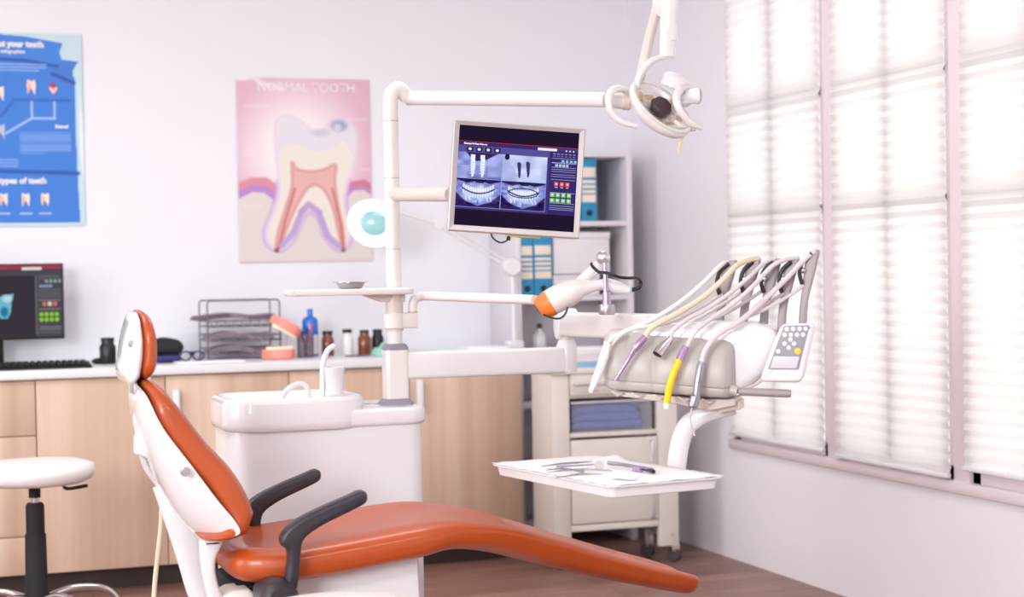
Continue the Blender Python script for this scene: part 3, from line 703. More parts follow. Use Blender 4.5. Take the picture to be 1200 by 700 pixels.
# tray shelf on the post
a0 = hy(345, 347, 4.82)
trx0 = a0.x; z_tr = zc(345)
MB().rext(smooth([V((trx0, py_-.07, z_tr)), V((trx0+.02, py_-.085, z_tr)), V((px_-.02, py_-.085, z_tr)), V((px_+.045, py_-.05, z_tr)), V((px_+.05, py_+.03, z_tr)), V((px_, py_+.06, z_tr)), V((trx0+.04, py_+.09, z_tr)), V((trx0, py_+.06, z_tr))], 4, True), V((0, 0, .019)), .007).build('shelf_tray', 'cream', du)
MB().rext([V((px_-.1, py_-.02, z_tr)), V((px_+.03, py_-.02, z_tr)), V((px_+.03, py_-.02, z_tr-.024)), V((px_-.04, py_-.02, z_tr-.022))], V((0, .04, 0)), .004).build('tray_bracket', 'cream2', du)
# lower beam and hinge post
zb0, zb1 = hy(560, 441, 4.9).z, hy(560, 410, 4.9).z
xh = hy(664, 410, 4.9).x
MB().box(px_+.01, xh, py_-.028, py_+.028, zb0, zb1, .010, seg=3).build('lower_beam', 'white', du)
zh0, zh1 = hy(664, 437, 4.87).z, hy(664, 399, 4.87).z
MB().lathe([(.001, zh0), (.030, zh0), (.032, zh0+.004), (.032, zh1-.02), (.024, zh1), (.001, zh1)], (xh, py_, 0), seg=28).build('hinge_post', 'white', du)
MB().lathe([(.024, zh1), (.022, zh1+.028), (.001, zh1+.028)], (xh, py_, 0), seg=24).build('hinge_collar', 'cream2', du)
hp0 = V((xh+.0, py_, hy(657, 383, 4.9).z))
# magnifier: see below; upper beam belongs to the delivery arm
ub0 = V((xh, py_, hy(657, 380, 4.9).z)); ub1 = P(768, 384, 4.5)
dr = (ub1-ub0).normalized(); sd = V((-dr.y, dr.x, 0)).normalized(); upv = dr.cross(sd); upv = upv if upv.z > 0 else -upv
MB().rext([ub0-sd*.034+dr*a+upv*c for a, c in [(.03*math.sin(t)-.0, .048*math.cos(t)) for t in [2*PI*k/28 for k in range(28)]]], sd*.068, .008).build('beam_knuckle', 'white', du)
MB().rext([ub0+dr*.03+sd*a+upv*c for a, c in rrect(.032, .036, .010)], (ub1-ub0)-dr*.03, .003).build('upper_beam', 'cream', du)

# small steel dish on the shelf tray
dc = V((hy(413, 340, 4.88).x, py_, z_tr+.0195))
tag(MB().lathe([(.001, 0), (.030, 0), (.037, .006), (.044, .018), (.052, .019), (.052, .0205), (.043, .0195), (.035, .008), (.028, .0025), (.001, .0025)], dc, seg=36).build('metal_dish', 'chrome', ang=70), 'small round steel dish on the shelf tray of the white post', 'dish')
# plastic cup on the cuspidor
cx_ = hy(391, 460, YU0+.10); zcb = zbt+.001
czt = hy(391, 430, YU0+.10).z; czb = zbt+.001
tag(MB().lathe([(.001, czb), (.024, czb), (.0245, czb+.004), (.030, czt-.003), (.0315, czt), (.030, czt), (.0235, czb+.004), (.001, czb+.003)], (cx_.x+.004, cx_.y, 0), seg=32).build('plastic_cup', 'cup'), 'frosted plastic cup under the cup filler on the cuspidor', 'cup')

# ================================================================== MONITOR ON THE ARM
def frame(c, x, y): x = x.normalized(); y = (y-x*y.dot(x)).normalized(); return c, x, y, x.cross(y)
mc = P(605.5, 210.5, 4.70)
ya = math.radians(8)
mx = (CR*math.cos(math.radians(3.4))-CU*math.sin(math.radians(3.4)))
mx = (mx*math.cos(ya)+CF*math.sin(ya)).normalized()
my = (CU*math.cos(math.radians(3.4))+CR*math.sin(math.radians(3.4))).normalized(); my = (my-mx*my.dot(mx)).normalized()
mz = mx.cross(my)                      # towards the viewer
S = 4.70/2000
W2, H2 = 154.5/2*S/math.cos(ya), 130/2*S
mt = thing('monitor', mc, 'silver-framed monitor showing dental x-rays, on the arm of the white post', 'monitor')
def L(a, c, d=0): return mc+mx*a+my*c+mz*d
b = MB(); b.rext([L(a, c, -.028) for a, c in rrect(W2, H2, .006)], mz*.026, .004); b.build('housing', 'greyp', mt)
iw, ih = W2-.0165, H2-.0175
b = MB()
fr = [(-W2, -H2), (W2, -H2), (W2, H2), (-W2, H2)]; fi = [(-iw, -ih), (iw, -ih), (iw, ih+.004), (-iw, ih+.004)]
for i in range(4):
    j = (i+1) % 4
    o1, o2, i1, i2 = fr[i], fr[j], fi[i], fi[j]
    b.loft([[L(*o1, -.002), L(*o1, .004), L(*[o1[k]+(i1[k]-o1[k])*.2 for k in (0, 1)], .007), L(*i1, .0045), L(*i1, -.002)], [L(*o2, -.002), L(*o2, .004), L(*[o2[k]+(i2[k]-o2[k])*.2 for k in (0, 1)], .007), L(*i2, .0045), L(*i2, -.002)]])
b.build('bezel', mat('silver_bezel', (184, 179, 177), .35, metal=.35), mt)
A = Art(300, 236, (26, 16, 40))
def mu(px): return (px-84)/716.
def mv(py): return 1-(py-42)/590.
# coordinates below are read on an 850 px enlargement, sheared to follow the tilt
def U_(x, y): return ((x-84+(y-42)*.052)/722., 1-((y-42)-(x-84)*.062)/578.)
def quad(x0, y0, x1, y1): return [U_(x0, y0), U_(x1, y0+(x1-x0)*.062), U_(x1-(y1-y0)*.052, y1+(x1-x0)*.062), U_(x0-(y1-y0)*.052, y1)]
A.rect(0, .845-.008, 1, .845, (214, 60, 96)); A.rect(0, .165, 1, .836, (64, 52, 122)); A.rect(0, .80, .74, .836, (56, 40, 104)); A.rect(0, .735, .76, .80, (86, 78, 150))
A.rect(.77, .165, 1, .80, (50, 40, 108))
A.rect(.66, .80, .82, .826, (240, 238, 244)); A.rect(.045, .812, .19, .824, (190, 184, 214), .8)
for k in range(3): A.ell(.90+.03*k, .81, .006, .009, (220, 216, 236))
for k, x in enumerate((.075, .15, .225, .30)):
    A.rect(x, .742, x+.05, .79, (24, 20, 48)); A.ell(x+.025, .766, .014, .014, (236, 240, 252), 1, .4)
A.rect(0, .185, .745, .735, (150, 160, 220))
def pan_(x0, y0, x1, y1, kind, seed):
    w_, h_ = x1-x0, y1-y0
    def R_(a, c): return (x0+a*w_, y0+c*h_)
    if kind == 0:
        A.rect(x0, y0, x1, y1, (136, 144, 208)); A.noise(.16, 5, seed, x0, y0, x1, y1)
        A.poly([R_(.18, 1), R_(.9, 1), R_(.62, .72), R_(.36, .66)], (44, 26, 78), .9)
        for a in (.34, .56):
            A.poly([R_(a-.05, .92), R_(a+.05, .92), R_(a+.06, .4), R_(a+.03, .08), R_(a-.01, .05), R_(a-.04, .4)], (232, 240, 255))
            for k in range(5): A.line([R_(a-.06, .6-.1*k), R_(a+.07, .62-.1*k)], .004, (200, 214, 248))
        A.poly([R_(0, .5), R_(.28, .5), R_(.2, 0), R_(0, 0)], (190, 200, 244), .4); A.poly([R_(.68, .8), R_(1, .9), R_(1, .1), R_(.7, .1)], (176, 186, 236), .5)
    elif kind == 1:
        A.rect(x0, y0, x1, y1, (196, 206, 246)); A.noise(.12, 5, seed, x0, y0, x1, y1)
        A.poly([R_(0, .95), R_(.3, .45), R_(.34, 0), R_(0, 0)], (160, 172, 226), .6); A.ell(x0+.09*w_, y0+.92*h_, .02, .03, (20, 16, 40))
        for a, s in ((.37, 0), (.57, .04)):
            A.poly([R_(a-.05, .72+s), R_(a, .76+s), R_(a+.05, .70+s), R_(a+.05, .3+s), R_(a+.03, .12+s), R_(a, .14+s), R_(a-.03, .5+s)], (60, 50, 110))
    else:
        A.rect(x0, y0, x1, y1, (40, 26, 80)); A.noise(.05, 6, seed, x0, y0, x1, y1)
        A.poly([R_(0, .95), R_(.25, .85), R_(.5, .95), R_(.75, .85), R_(1, .95), R_(1, .5), R_(.78, .2), R_(.5, .04), R_(.22, .2), R_(0, .5)], (126, 132, 208), .95)
        A.ell(x0+.5*w_, y0+.52*h_, .40*w_, .34*h_, (178, 190, 240), .9, .5); A.noise(.14, 9, seed+3, x0, y0+.1*h_, x1, y0+.9*h_)
        A.ell(x0+.5*w_, y0+.62*h_, .2*w_, .10*h_, (214, 224, 255), .8, .9)
        for k in range(13):
            t = (k-6)/6.; cx0 = .5+.33*t; yb_ = .46+.16*t*t
            A.ell(x0+cx0*w_, y0+(yb_+.13)*h_, .022*w_, .085*h_, (236, 242, 255), .95, .5); A.ell(x0+cx0*w_, y0+(yb_-.07)*h_, .020*w_, .085*h_, (226, 234, 255), .95, .5)
        arc = [R_(.5+.36*t/8, .49+.17*(t/8)**2) for t in range(-8, 9)]; A.line(arc, .006, (20, 14, 50), .95)
        if kind == 3: A.line([R_(.5+.34*math.cos(t/14*2*PI), .60+.17*math.sin(t/14*2*PI)) for t in range(15)], .005, (14, 10, 40), .9)
        for t in (.22, .3, .7, .78): A.line([R_(t, .36), R_(t+.02, .24)], .005, (240, 244, 255))
        A.ell(x0+.5*w_, y0+.16*h_, .016*w_, .09*h_, (90, 90, 170), .8, .8); A.poly([R_(.38, 1), R_(.68, 1), R_(.6, .86), R_(.44, .86)], (20, 14, 44), .8)
pan_(.004, .475, .370, .732, 0, 1); pan_(.378, .475, .742, .732, 1, 2); pan_(.004, .192, .370, .470, 2, 3); pan_(.378, .192, .742, .470, 3, 4)
for k in range(6):
    A.rect(.79+.033*k, .772, .812+.033*k, .780, (170, 166, 214), .9); A.rect(.79+.033*k, .748, .812+.033*k, .756, (170, 166, 214), .9)
for k in range(4): A.rect(.865+.034*k, .694, .887+.034*k, .718, (150, 206, 232)); A.rect(.815+.030*k, .648, .835+.030*k, .672, (176, 204, 236))
for y in (.728, .684, .638, .618, .598, .568, .545, .515, .385, .28, .255, .232, .215): A.rect(.782, y, .985, y+.0055, (196, 194, 226), .85)
for k in range(3): A.rect(.815+.046*k, .455, .848+.046*k, .495, (226, 92, 96)); A.ell(.831+.046*k, .475, .008, .010, (250, 220, 220)); A.rect(.82+.046*k, .438, .843+.046*k, .444, (200, 196, 226))
for r in range(2):
    for k in range(4): A.rect(.785+.046*k, .345-.055*r, .822+.046*k, .385-.055*r, (130, 196, 120)); A.ell(.803+.046*k, .365-.055*r, .009, .011, (226, 246, 220))
b = MB(); A.sheet(b, lambda u, v: L(-iw+2*iw*u, -ih+(2*ih+.004)*v, .0015)); b.mi = 1
b.text('Dental X-Ray Viewer', .0075, L(-iw+.048, -ih+(2*ih+.004)*.812, .0022), mx, my)
b.build('screen', [artmat('monitor_picture', 1.12, .25), mat('screen_text_white', (240, 240, 250), .5, emit=(240, 240, 250), estr=.9)], mt, ang=180)
MB().box(-.035, .035, -.03, .03, -.015, .015, .004, Matrix.Translation(L(-.02, 0, -.045)) @ Matrix((mx, my, mz)).transposed().to_4x4()).build('rear_mount', 'greyp', mt)
MB().rext([L(a, c, -.018) for a, c in [(-.02, -H2), (.075, -H2), (.075, -H2-.006), (-.02, -H2-.006)]], mz*.014, .001).build('base_strip', mat('gold_metal', (206, 184, 130), .35, metal=.6), mt)
MB().lathe([(.001, 0), (.0055, 0), (.0055, .012), (.001, .012)], L(-.012, -H2-.004, -.008), -my, 14).build('cable_socket', M['brass_m'] if 'brass_m' in M else 'blackm', mt)
MB().tube(smooth([L(-.062, -H2+.004, -.012), L(-.055, -H2-.012, -.01), L(-.035, -H2-.023, -.01), L(-.018, -H2-.018, -.008), L(-.012, -H2-.008, -.008)], 6), .0024, 10).build('video_cable', mat('dark_green_cable', (20, 50, 44), .4), mt)

# ================================================================== CAMERA / CURING ARM
def Q(px, py, dd=0): return P(px, py, 4.62+dd)
ca = thing('intraoral_camera_arm', Q(640, 352), 'white jointed camera arm with an orange ring, at the tip of the lower pipe', 'camera arm')
k = 4.62/2000
def tubepx(b, pts, seg=20, flat=1, sm=5):
    s_ = smooth([(p[0], p[1], p[2]) for p in pts], sm)
    dd = pts[0][3] if len(pts[0]) > 3 else 0
    ddv = smooth([(p[3] if len(p) > 3 else 0, 0, 0) for p in pts], sm)
    return b.tube([Q(p.x, p.y, d_.x) for p, d_ in zip(s_, ddv)], [p.z*k for p in s_], seg, flat=flat)
tubepx(MB(), [(631, 363, 9), (634, 361, 13), (640, 358, 15), (645, 355, 16)]).build('orange_ring', 'orangep', ca)
tubepx(MB(), [(643, 356, 15.5), (652, 351, 16), (664, 345, 15.5), (675, 340, 13.5), (686, 337, 9), (698, 335, 6.5), (709, 333, 6.5)], 24).build('body', 'cream', ca)
tubepx(MB(), [(706, 333.5, 6.8), (712, 334, 8), (724, 337, 7.5), (736, 340, 4.6), (738, 340.5, 4)], 20).build('camera_head', 'gloss', ca)
tubepx(MB(), [(737, 340, 4), (740, 340.5, 3.6)]).build('blue_collar', 'lightblue', ca)
tubepx(MB(), [(674, 337, 7, .03), (688, 324, 7, .03), (702, 311, 7, .03)]).build('upper_link', 'cream', ca)
b = MB(); b.ball(Q(707, 302, .03), 8.2*k).build('ball_joint', 'steel', ca)
tubepx(MB(), [(709, 308, 2.8, -.03), (709.5, 330, 2.8, -.03), (710, 349, 2.8, -.03)], 14).build('rod', 'lilac', ca)
tubepx(MB(), [(711, 343, 5, -.03), (711, 358, 5, -.03)], 16, sm=1).build('rod_sleeve', 'lilac', ca)
c0, c1 = Q(711, 357, -.03), Q(711, 369, -.03)
MB().lathe([(.001, 0), (.0205, 0), (.0215, .002), (.0215, .025), (.020, .028), (.001, .027)], c0, (c1-c0), 28).build('knurled_knob', mat('grey_metal', (186, 178, 180), .32, metal=.9), ca)
tubepx(MB(), [(693, 308, 1.5, 0), (694, 312, 1.8, 0), (702, 319, 1.8, -.02), (712, 320, 1.8, -.05), (726, 325, 1.8, -.05), (738, 326, 1.8, -.04), (747, 326, 1.8, -.02), (751, 331, 2.2, 0), (749, 337, 2.6, 0), (740, 340, 2.6, 0)], 10).build('black_cable', 'black', ca)
tubepx(MB(), [(637, 369, 1.2, -.02), (648, 373, 1.2, -.03), (657, 373, 1.2, -.03), (663, 367, 1.2, -.03), (665, 360, 1.2, -.03)], 10).build('thin_cable', mat('green_black_cable', (24, 52, 44), .4), ca)

# ================================================================== OPERATING LAMP
def G(px, py, dd=0): return P(px, py, 4.75+dd)
k = 4.75/2000
la = thing('operating_lamp', G(775, 120), 'white dental operating lamp with an oval reflector head hanging from its arm', 'lamp')
def gt(pts, seg=20, flat=1, sm=5, up=None):
    b = MB(); s_ = smooth([p[:3] for p in pts], sm); ddv = smooth([(p[3] if len(p) > 3 else 0, 0, 0) for p in pts], sm)
    return b.tube([G(p.x, p.y, d_.x) for p, d_ in zip(s_, ddv)], [p.z*k for p in s_], seg, flat=flat, up=up)
# hub at the end of the crossbar
gt([(712, 117, 9, .06), (733, 119.5, 9, .06)], sm=1).build('crossbar_collar', 'cream', la)
gt([(730, 119, 10, .06), (737, 119.5, 10.5, .06), (740, 119.5, 8, .06)], sm=1).build('swivel_joint', 'cream2', la)
# rising arm and upper tube
gt([(743, 116, 7, .06), (748, 100, 8, .06), (754, 75, 8.5, .05), (762, 40, 8.5, .04), (770, 8, 8, .03), (776, -20, 8, .02)], flat=.7).build('spring_arm', 'cream2', la)
gt([(786, -30, 10, .0), (784, 12, 10, 0), (783, 48, 10.2, 0), (782.5, 49, 9.4, 0), (782, 67, 9.2, 0)], 24, sm=1).build('upper_tube', 'gloss', la)
gt([(779, -30, 11, .02), (776, -5, 12, .02), (775, 12, 9, .02), (774, 20, 3, .02)], 20).build('elbow_cover', 'cream', la)
gt([(790, 66, 4, 0), (778, 67, 6, 0), (764, 72, 8, 0), (754, 82, 8, 0), (748, 95, 7, 0), (748, 104, 5, 0)], 20, flat=.55).build('yoke', 'cream', la)
# reflector head
hc_ = G(775, 126, -.01)
ax = (CR*math.cos(math.radians(-43))+CU*math.sin(math.radians(-43))); ax = (ax-CF*.10).normalized()
ay_ = (CR*.60+CU*.42+CF*.62); ay_ = (ay_-ax*ay_.dot(ax)).normalized(); az = ax.cross(ay_)
if az.dot(CF) > 0: az = -az
def hp(a, c, d=0): return hc_+ax*a+ay_*c+az*d
ra, rb = 43*k, 27*k
def oval(sa, d, n=40): return [hp(ra*sa*math.cos(t), rb*sa*math.sin(t), d) for t in [2*PI*i/n for i in range(n)]]
MB().loft([oval(.0, -.02), oval(.97, -.02), oval(1.0, .001), oval(1.03, -.004), oval(1.02, -.014), oval(.93, -.030), oval(.7, -.046), oval(.3, -.054), oval(.02, -.055)], cap=True).build('head_shell', 'cream', la, ang=70)
MB().loft([oval(1.0, .002), oval(.985, .007), oval(.90, .007), oval(.885, .0)], cap=False).build('head_rim', 'cream', la, ang=70)
b = MB()
N = 40
rings_ = [(.885, .0025), (.74, -.004), (.58, -.010), (.42, -.015), (.2, -.018)]
vs = [[b.bm.verts.new(p) for p in oval(s_, d, N)] for s_, d in rings_]
for i, (r0, r1) in enumerate(zip(vs, vs[1:])):
    for j in range(N):
        b.mi = [0, 1, 0, 2][((j//5)+i) % 4]; f = b.face([r0[j], r0[(j+1) % N], r1[(j+1) % N], r1[j]])
        if f: f.smooth = False
b.mi = 0; b.face(vs[-1])
b.build('faceted_reflector', [mat('mirror_facet', (226, 224, 226), .3, metal=.4), mat('amber_facet', (222, 186, 150), .25, metal=.5), mat('pale_facet', (226, 220, 214), .2, metal=.5)], la)
b = MB(); b.lathe([(.001, .0), (13.5*k*.9, 0), (13.5*k, .006), (13.5*k, .018), (12*k, .024), (.001, .024)], hp(-.002, 0, -.012), az, 8); b.build('bulb_shield', mat('dark_brown_cap', (70, 52, 58), .3), la, ang=30)
# dome, handles, knob, toggle
b = MB(); c_ = G(790, 97, .03); b.lathe([(16.5*k, -.016), (16.5*k, .0), (15.5*k, .014), (11*k, .024), (5.5*k, .029), (.001, .030)], c_, (CU*.95+CR*.35-CF*.1), 28).build('lamp_housing_dome', 'gloss', la, ang=70)
def handle(pts, nm):
    b = MB(); b.tube([G(p.x, p.y, dd.x) for p, dd in zip(smooth([(a, c, 0) for a, c, d in pts], 6), smooth([(d, 0, 0) for a, c, d in pts], 6))], [4.6*k]*1 if False else [(5.6-3.2*abs(i/((len(pts)-1)*6)-.3))*k for i in range((len(pts)-1)*6+1)], 14, flat=.8)
    return b.build(nm, 'cream', la)
handle([(738, 110, .03), (728, 104, .0), (717, 107, -.02), (713, 118, -.03), (717, 132, -.03), (728, 143, -.03), (747, 148, -.03)], 'handle')
handle([(814, 106, .03), (803, 103, .0), (794, 109, -.03), (793, 120, -.04), (799, 133, -.04), (810, 145, -.03), (823, 150, -.02)], 'handle')
gt([(802, 118, 9, .02), (808, 113, 9, .0), (818, 112.5, 9.5, -.02), (819, 112.5, 9.3, -.02)], 22, sm=1).build('focus_knob', 'gloss', la)
gt([(790, 142, 5, 0), (800, 148, 6.5, 0), (810, 151, 5.5, 0), (815, 151, 4, 0)], 16, flat=.6).build('lower_bracket', 'cream', la)
gt([(801, 152, 2.5, 0), (800.5, 157, 3, 0), (800, 160, 2, 0)], 12, sm=1).build('toggle_base', 'black', la)
gt([(800, 159, 1.8, 0), (797, 169, 1.7, 0), (795, 179, 1.2, 0)], 12, sm=1).build('toggle_lever', mat('ivory_plastic', (236, 214, 168), .4), la)

# ================================================================== DELIVERY HEAD
DD = 4.15; th = math.radians(14)
du_ = (RH*math.cos(th)-FH*math.sin(th)); dv = (FH*math.cos(th)+RH*math.sin(th))
DO = P(785, 425, DD)
def D_(px, py, v=0): return hit(px, py, DO+dv*v, dv)
k = DD/2000
dl = thing('delivery_unit', DO, 'white and grey dentist instrument console with five hoses, hanging right of the dental chair', 'instrument console')
body = smooth([(706, 440, 0), (716, 412, 0), (738, 388, 0), (780, 379, 0), (850, 376, 0), (892, 380, 0), (908, 392, 0), (906, 418, 0), (892, 442, 0), (866, 461, 0), (838, 468, 0), (780, 462, 0), (718, 455, 0)], 4, True)
MB().rext([D_(p.x, p.y, .03) for p in body], dv*.17, .028, 6).build('console_body', 'gloss', dl, ang=70)
# grey front cover: swept convex profile, five shallow bays
prof = [(.075, .079), (.050, .078), (.018, .066), (-.006, .045), (-.020, .018), (-.026, -.012), (-.024, -.040), (-.020, -.044), (-.020, -.052), (-.010, -.066), (.03, -.070)]
prs = smooth([(a, c, 0) for a, c in prof], 3)
u0, u1 = -.168, .155
rings = []
NU = 60
for i in range(NU+1):
    t = i/NU; u = u0+(u1-u0)*t
    bay = abs(math.sin(t*5*PI)); e = min(t, 1-t)/.09; e = min(1, e); s_ = math.sqrt(max(.05, 1-(1-e)**2))
    rings.append([DO+du_*u+dv*(.03+(p.x-.03)*s_-(-.005*(1-bay**.5)))+V((0, 0, p.y*(.72+.28*s_)+.004-(.055)*t*.45)) for p in prs])
vsb = MB(); R_l = rings
V2 = [[vsb.bm.verts.new(p) for p in r] for r in R_l]
for a, c in zip(V2, V2[1:]):
    for j in range(len(a)-1): vsb.face([a[j], a[j+1], c[j+1], c[j]])
vsb.face(V2[0]); vsb.face(V2[-1])
vsb.build('front_cover', 'greyp', dl, ang=70)
# underside bracket, joint disc, handle bar
MB().rext([D_(a, c, .02) for a, c in [(722, 458), (765, 462), (820, 468), (862, 468), (862, 476), (830, 482), (795, 474), (722, 464)]], dv*.14, .004).build('underside_plate', 'cream2', dl)
for px in (716, 740, 766, 794, 822): MB().tube([D_(px, 458+(px-716)*.09, -.005), D_(px+8, 463+(px-716)*.09, .0), D_(px+15, 460+(px-716)*.09, .01)], [.002, .004, .002], 10).build('holder_clip', 'cream2', dl)
MB().tube([D_(856, 457, -.03), D_(864, 459, -.03)], .012, 20).build('handle_joint', 'greyp', dl)
MB().tube([D_(866, 459, -.03), D_(924, 461.5, -.03), D_(927, 461.6, -.03)], [.0098, .0098, .008], 18).build('grip_bar', 'armg', dl)
MB().tube(smooth([D_(905, 432, .06), D_(893, 446, .03), D_(876, 455, 0), D_(862, 459, -.02)], 5), .004, 10).build('handle_rod', 'cream2', dl)
# keypad
kp = thing  # keypad is a part
q = [(915, 380), (956, 379), (940, 449), (889, 448)]
def kq(u, v, d): # u,v in 0..1 from lower left
    x = (q[3][0]+(q[2][0]-q[3][0])*u)*(1-v)+(q[0][0]+(q[1][0]-q[0][0])*u)*v
    y = (q[3][1]+(q[2][1]-q[3][1])*u)*(1-v)+(q[0][1]+(q[1][1]-q[0][1])*u)*v
    return D_(x, y, d)
def kr(u0, v0, u1, v1, r, d):
    return [kq((u0+u1)/2+a, (v0+v1)/2+c, d) for a, c in rrect((u1-u0)/2, (v1-v0)/2, r, 4)]
pad = MB().rext(kr(0, 0, 1, 1, .13, -.055), dv*.036, .010).build('control_panel', 'white', dl)
MB().rext(kr(.10, .22, .84, .97, .03, -.0565), dv*.003, .0005).build('keypad_face', 'grey2', pad)
MB().rext(kr(.14, .24, .78, .44, .02, -.058), dv*.003, .0005).build('display', mat('lcd_grey', (206, 204, 214), .2), pad)
for (u, v) in [(.22, .91), (.40, .91), (.58, .91), (.75, .91), (.22, .81), (.39, .81), (.56, .81), (.72, .81), (.42, .73), (.30, .66), (.55, .66), (.44, .59), (.20, .53)]:
    o = kq(u, v, -.058); MB().lathe([(.001, .003), (.0052, .003), (.0052, .0004), (.0045, 0), (.001, 0)], o, dv, 14).build('key', 'white', pad)
o = kq(.70, .53, -.058); MB().lathe([(.001, .003), (.0078, .003), (.0078, .0004), (.006, 0), (.001, 0)], o, dv, 16).build('orange_key', mat('amber_key', (246, 190, 50), .4), pad)
# whip arms
for i, (tx, ty) in enumerate([(863, 305), (891, 303), (915, 303), (936, 303), (960, 293)]):
    bl = [(-11, 2), (-4, 0), (0, 1), (-2, 12), (-8, 34), (-14, 56), (-17, 86), (-25, 86), (-24, 62), (-21, 42), (-19, 24), (-17, 12)]
    if i == 4: bl = [(a*.95, c*1.06) for a, c in bl]
    pts = smooth([(tx+a, ty+c, 0) for a, c in bl], 3, True)
    w_ = MB().rext([D_(p.x, p.y, .12) for p in pts], dv*.026, .004).build('whip_arm', 'armg', dl)
    MB().tube(smooth([D_(tx-9, ty+4, .115), D_(tx-19, ty+13, .11), D_(tx-23, ty+27, .11), D_(tx-20, ty+40, .115)], 4), .0052, 10).build('spring_guide', 'dark', w_)
    MB().ball(D_(tx-19, ty+24, .113), .0075).build('hose_roller', 'chrome', w_)
# hoses
def hose(pts, r, m, nm='hose'):
    return MB().tube(smooth([D_(a, c, v) for a, c, v in pts], 7), r, 12).build(nm, m, dl)
h1 = hose([(853, 307, .13), (845, 311, .10), (826, 330, .07), (800, 352, .04), (768, 373, .02), (742, 385, .0), (722, 394, -.03), (711, 405, -.04), (704, 425, -.045)], .0058, 'hosew')
h1b = hose([(846, 345, .12), (820, 362, .08), (785, 378, .03), (752, 384, .0), (728, 392, -.03), (712, 412, -.03), (700, 432, -.03), (696, 452, -.03), (704, 458, .0)], .0045, 'hosew')
h2 = hose([(890, 303, .13), (878, 305, .11), (864, 311, .08), (848, 327, .05), (826, 347, .03), (800, 364, .0), (776, 377, -.02), (762, 386, -.035), (756, 396, -.045)], .0068, 'hoseb')
h3 = hose([(910, 303, .13), (895, 309, .11), (878, 325, .08), (855, 344, .05), (828, 362, .02), (806, 374, -.01), (791, 386, -.035), (785, 396, -.045)], .0055, 'hoseg')
h4 = hose([(936, 303, .13), (922, 304, .11), (905, 312, .09), (886, 332, .06), (862, 354, .03), (836, 372, .0), (816, 388, -.03), (804, 408, -.045)], .0058, 'hoseg')
h5 = hose([(957, 294, .13), (945, 302, .11), (922, 326, .09), (895, 352, .05), (868, 376, .0), (842, 392, -.03), (828, 408, -.045), (822, 425, -.05)], .0066, 'hoseg')
for a, (x1, y1) in enumerate([(868, 343), (893, 341), (918, 344), (942, 335)]):
    hose([(x1, y1, .12), (x1-18, y1+12, .10), (x1-42, y1+26, .07), (x1-72, y1+39, .05), (x1-96, y1+47, .06), (x1-112, y1+53, .08)], .0045, 'hoseg' if a else 'hosew')
# handpieces
def hpce(pts, m, nm, par): return MB().tube([D_(a, c, v) for a, c, v, r in pts], [r for a, c, v, r in pts], 18).build(nm, m, par)
hpce([(709, 400, -.045, .005), (712, 404, -.045, .009), (708, 418, -.05, .0115), (702, 436, -.055, .0105), (696, 450, -.06, .008), (693, 457, -.06, .006), (692, 460, -.06, .0052)], 'white', 'air_water_syringe', h1)
s_ = hpce([(756, 395, -.045, .0085), (750, 402, -.05, .0095), (744, 409, -.055, .0088), (742, 412, -.055, .006), (735, 424, -.058, .0048), (726, 438, -.06, .0042), (723, 443, -.06, .006), (722, 446, -.06, .0055)], 'lilac', 'scaler_handpiece', h2)
s_ = hpce([(786, 396, -.045, .009), (781, 402, -.05, .0115), (775, 409, -.055, .013), (770.5, 415, -.06, .013)], 'chrome', 'motor_connector', h3)
MB().tube([D_(770.8, 414.5, -.0603), D_(769.6, 416.4, -.062)], [.0115, .011], 16).build('connector_face', 'blackm', s_)
s_ = hpce([(804, 406, -.045, .008), (799, 415, -.05, .009), (796, 423, -.055, .009)], 'lilac', 'suction_handpiece', h4)
MB().tube(smooth([D_(796, 422, -.055), D_(790, 436, -.06), (D_(785, 452, -.06)), D_(781.5, 472, -.055)], 5), .0085, 16).build('yellow_sleeve', 'yellow', s_)
MB().tube([D_(781.5, 472, -.055), D_(781, 479, -.055)], .0072, 14).build('white_tip', 'white', s_)
s_ = hpce([(822, 424, -.05, .0068), (821, 430, -.052, .0098), (818, 448, -.055, .0095), (816, 463, -.055, .009), (815, 465, -.055, .0125), (812, 476, -.055, .0125), (812, 478, -.055, .008)], 'inst', 'turbine_handpiece', h5)
MB().tube(smooth([D_(811, 478, -.055), D_(809, 490, -.055), D_(812, 504, -.05), D_(814, 511, -.05)], 4), [.0018]*13, 8).build('thin_wire', 'steel', s_)
# curved support to the tray
MB().tube(smooth([D_(862, 479, .08), D_(840, 483, .08), (D_(820, 489, .08)), D_(805, 500, .08), D_(797, 520, .08), D_(793, 545, .08), D_(791, 562, .09)], 5), [.014+.010*min(1, i/12) for i in range(31)], 20, flat=.6, up=dv).build('curved_support', 'white', dl)
MB().rext([D_(a, c, .04) for a, c in [(838, 470), (868, 470), (868, 480), (842, 485)]], dv*.08, .004).build('support_mount', 'cream2', dl)
ta = MB(); e1 = D_(791, 562, .09); e2 = hz(705, 556, .696)
ta.tube([V((e1.x, e1.y, .696)), V((e2.x, e2.y, .696))], .012, 14, flat=.7, up=V((0, 0, 1))).build('tray_support', 'white', dl)

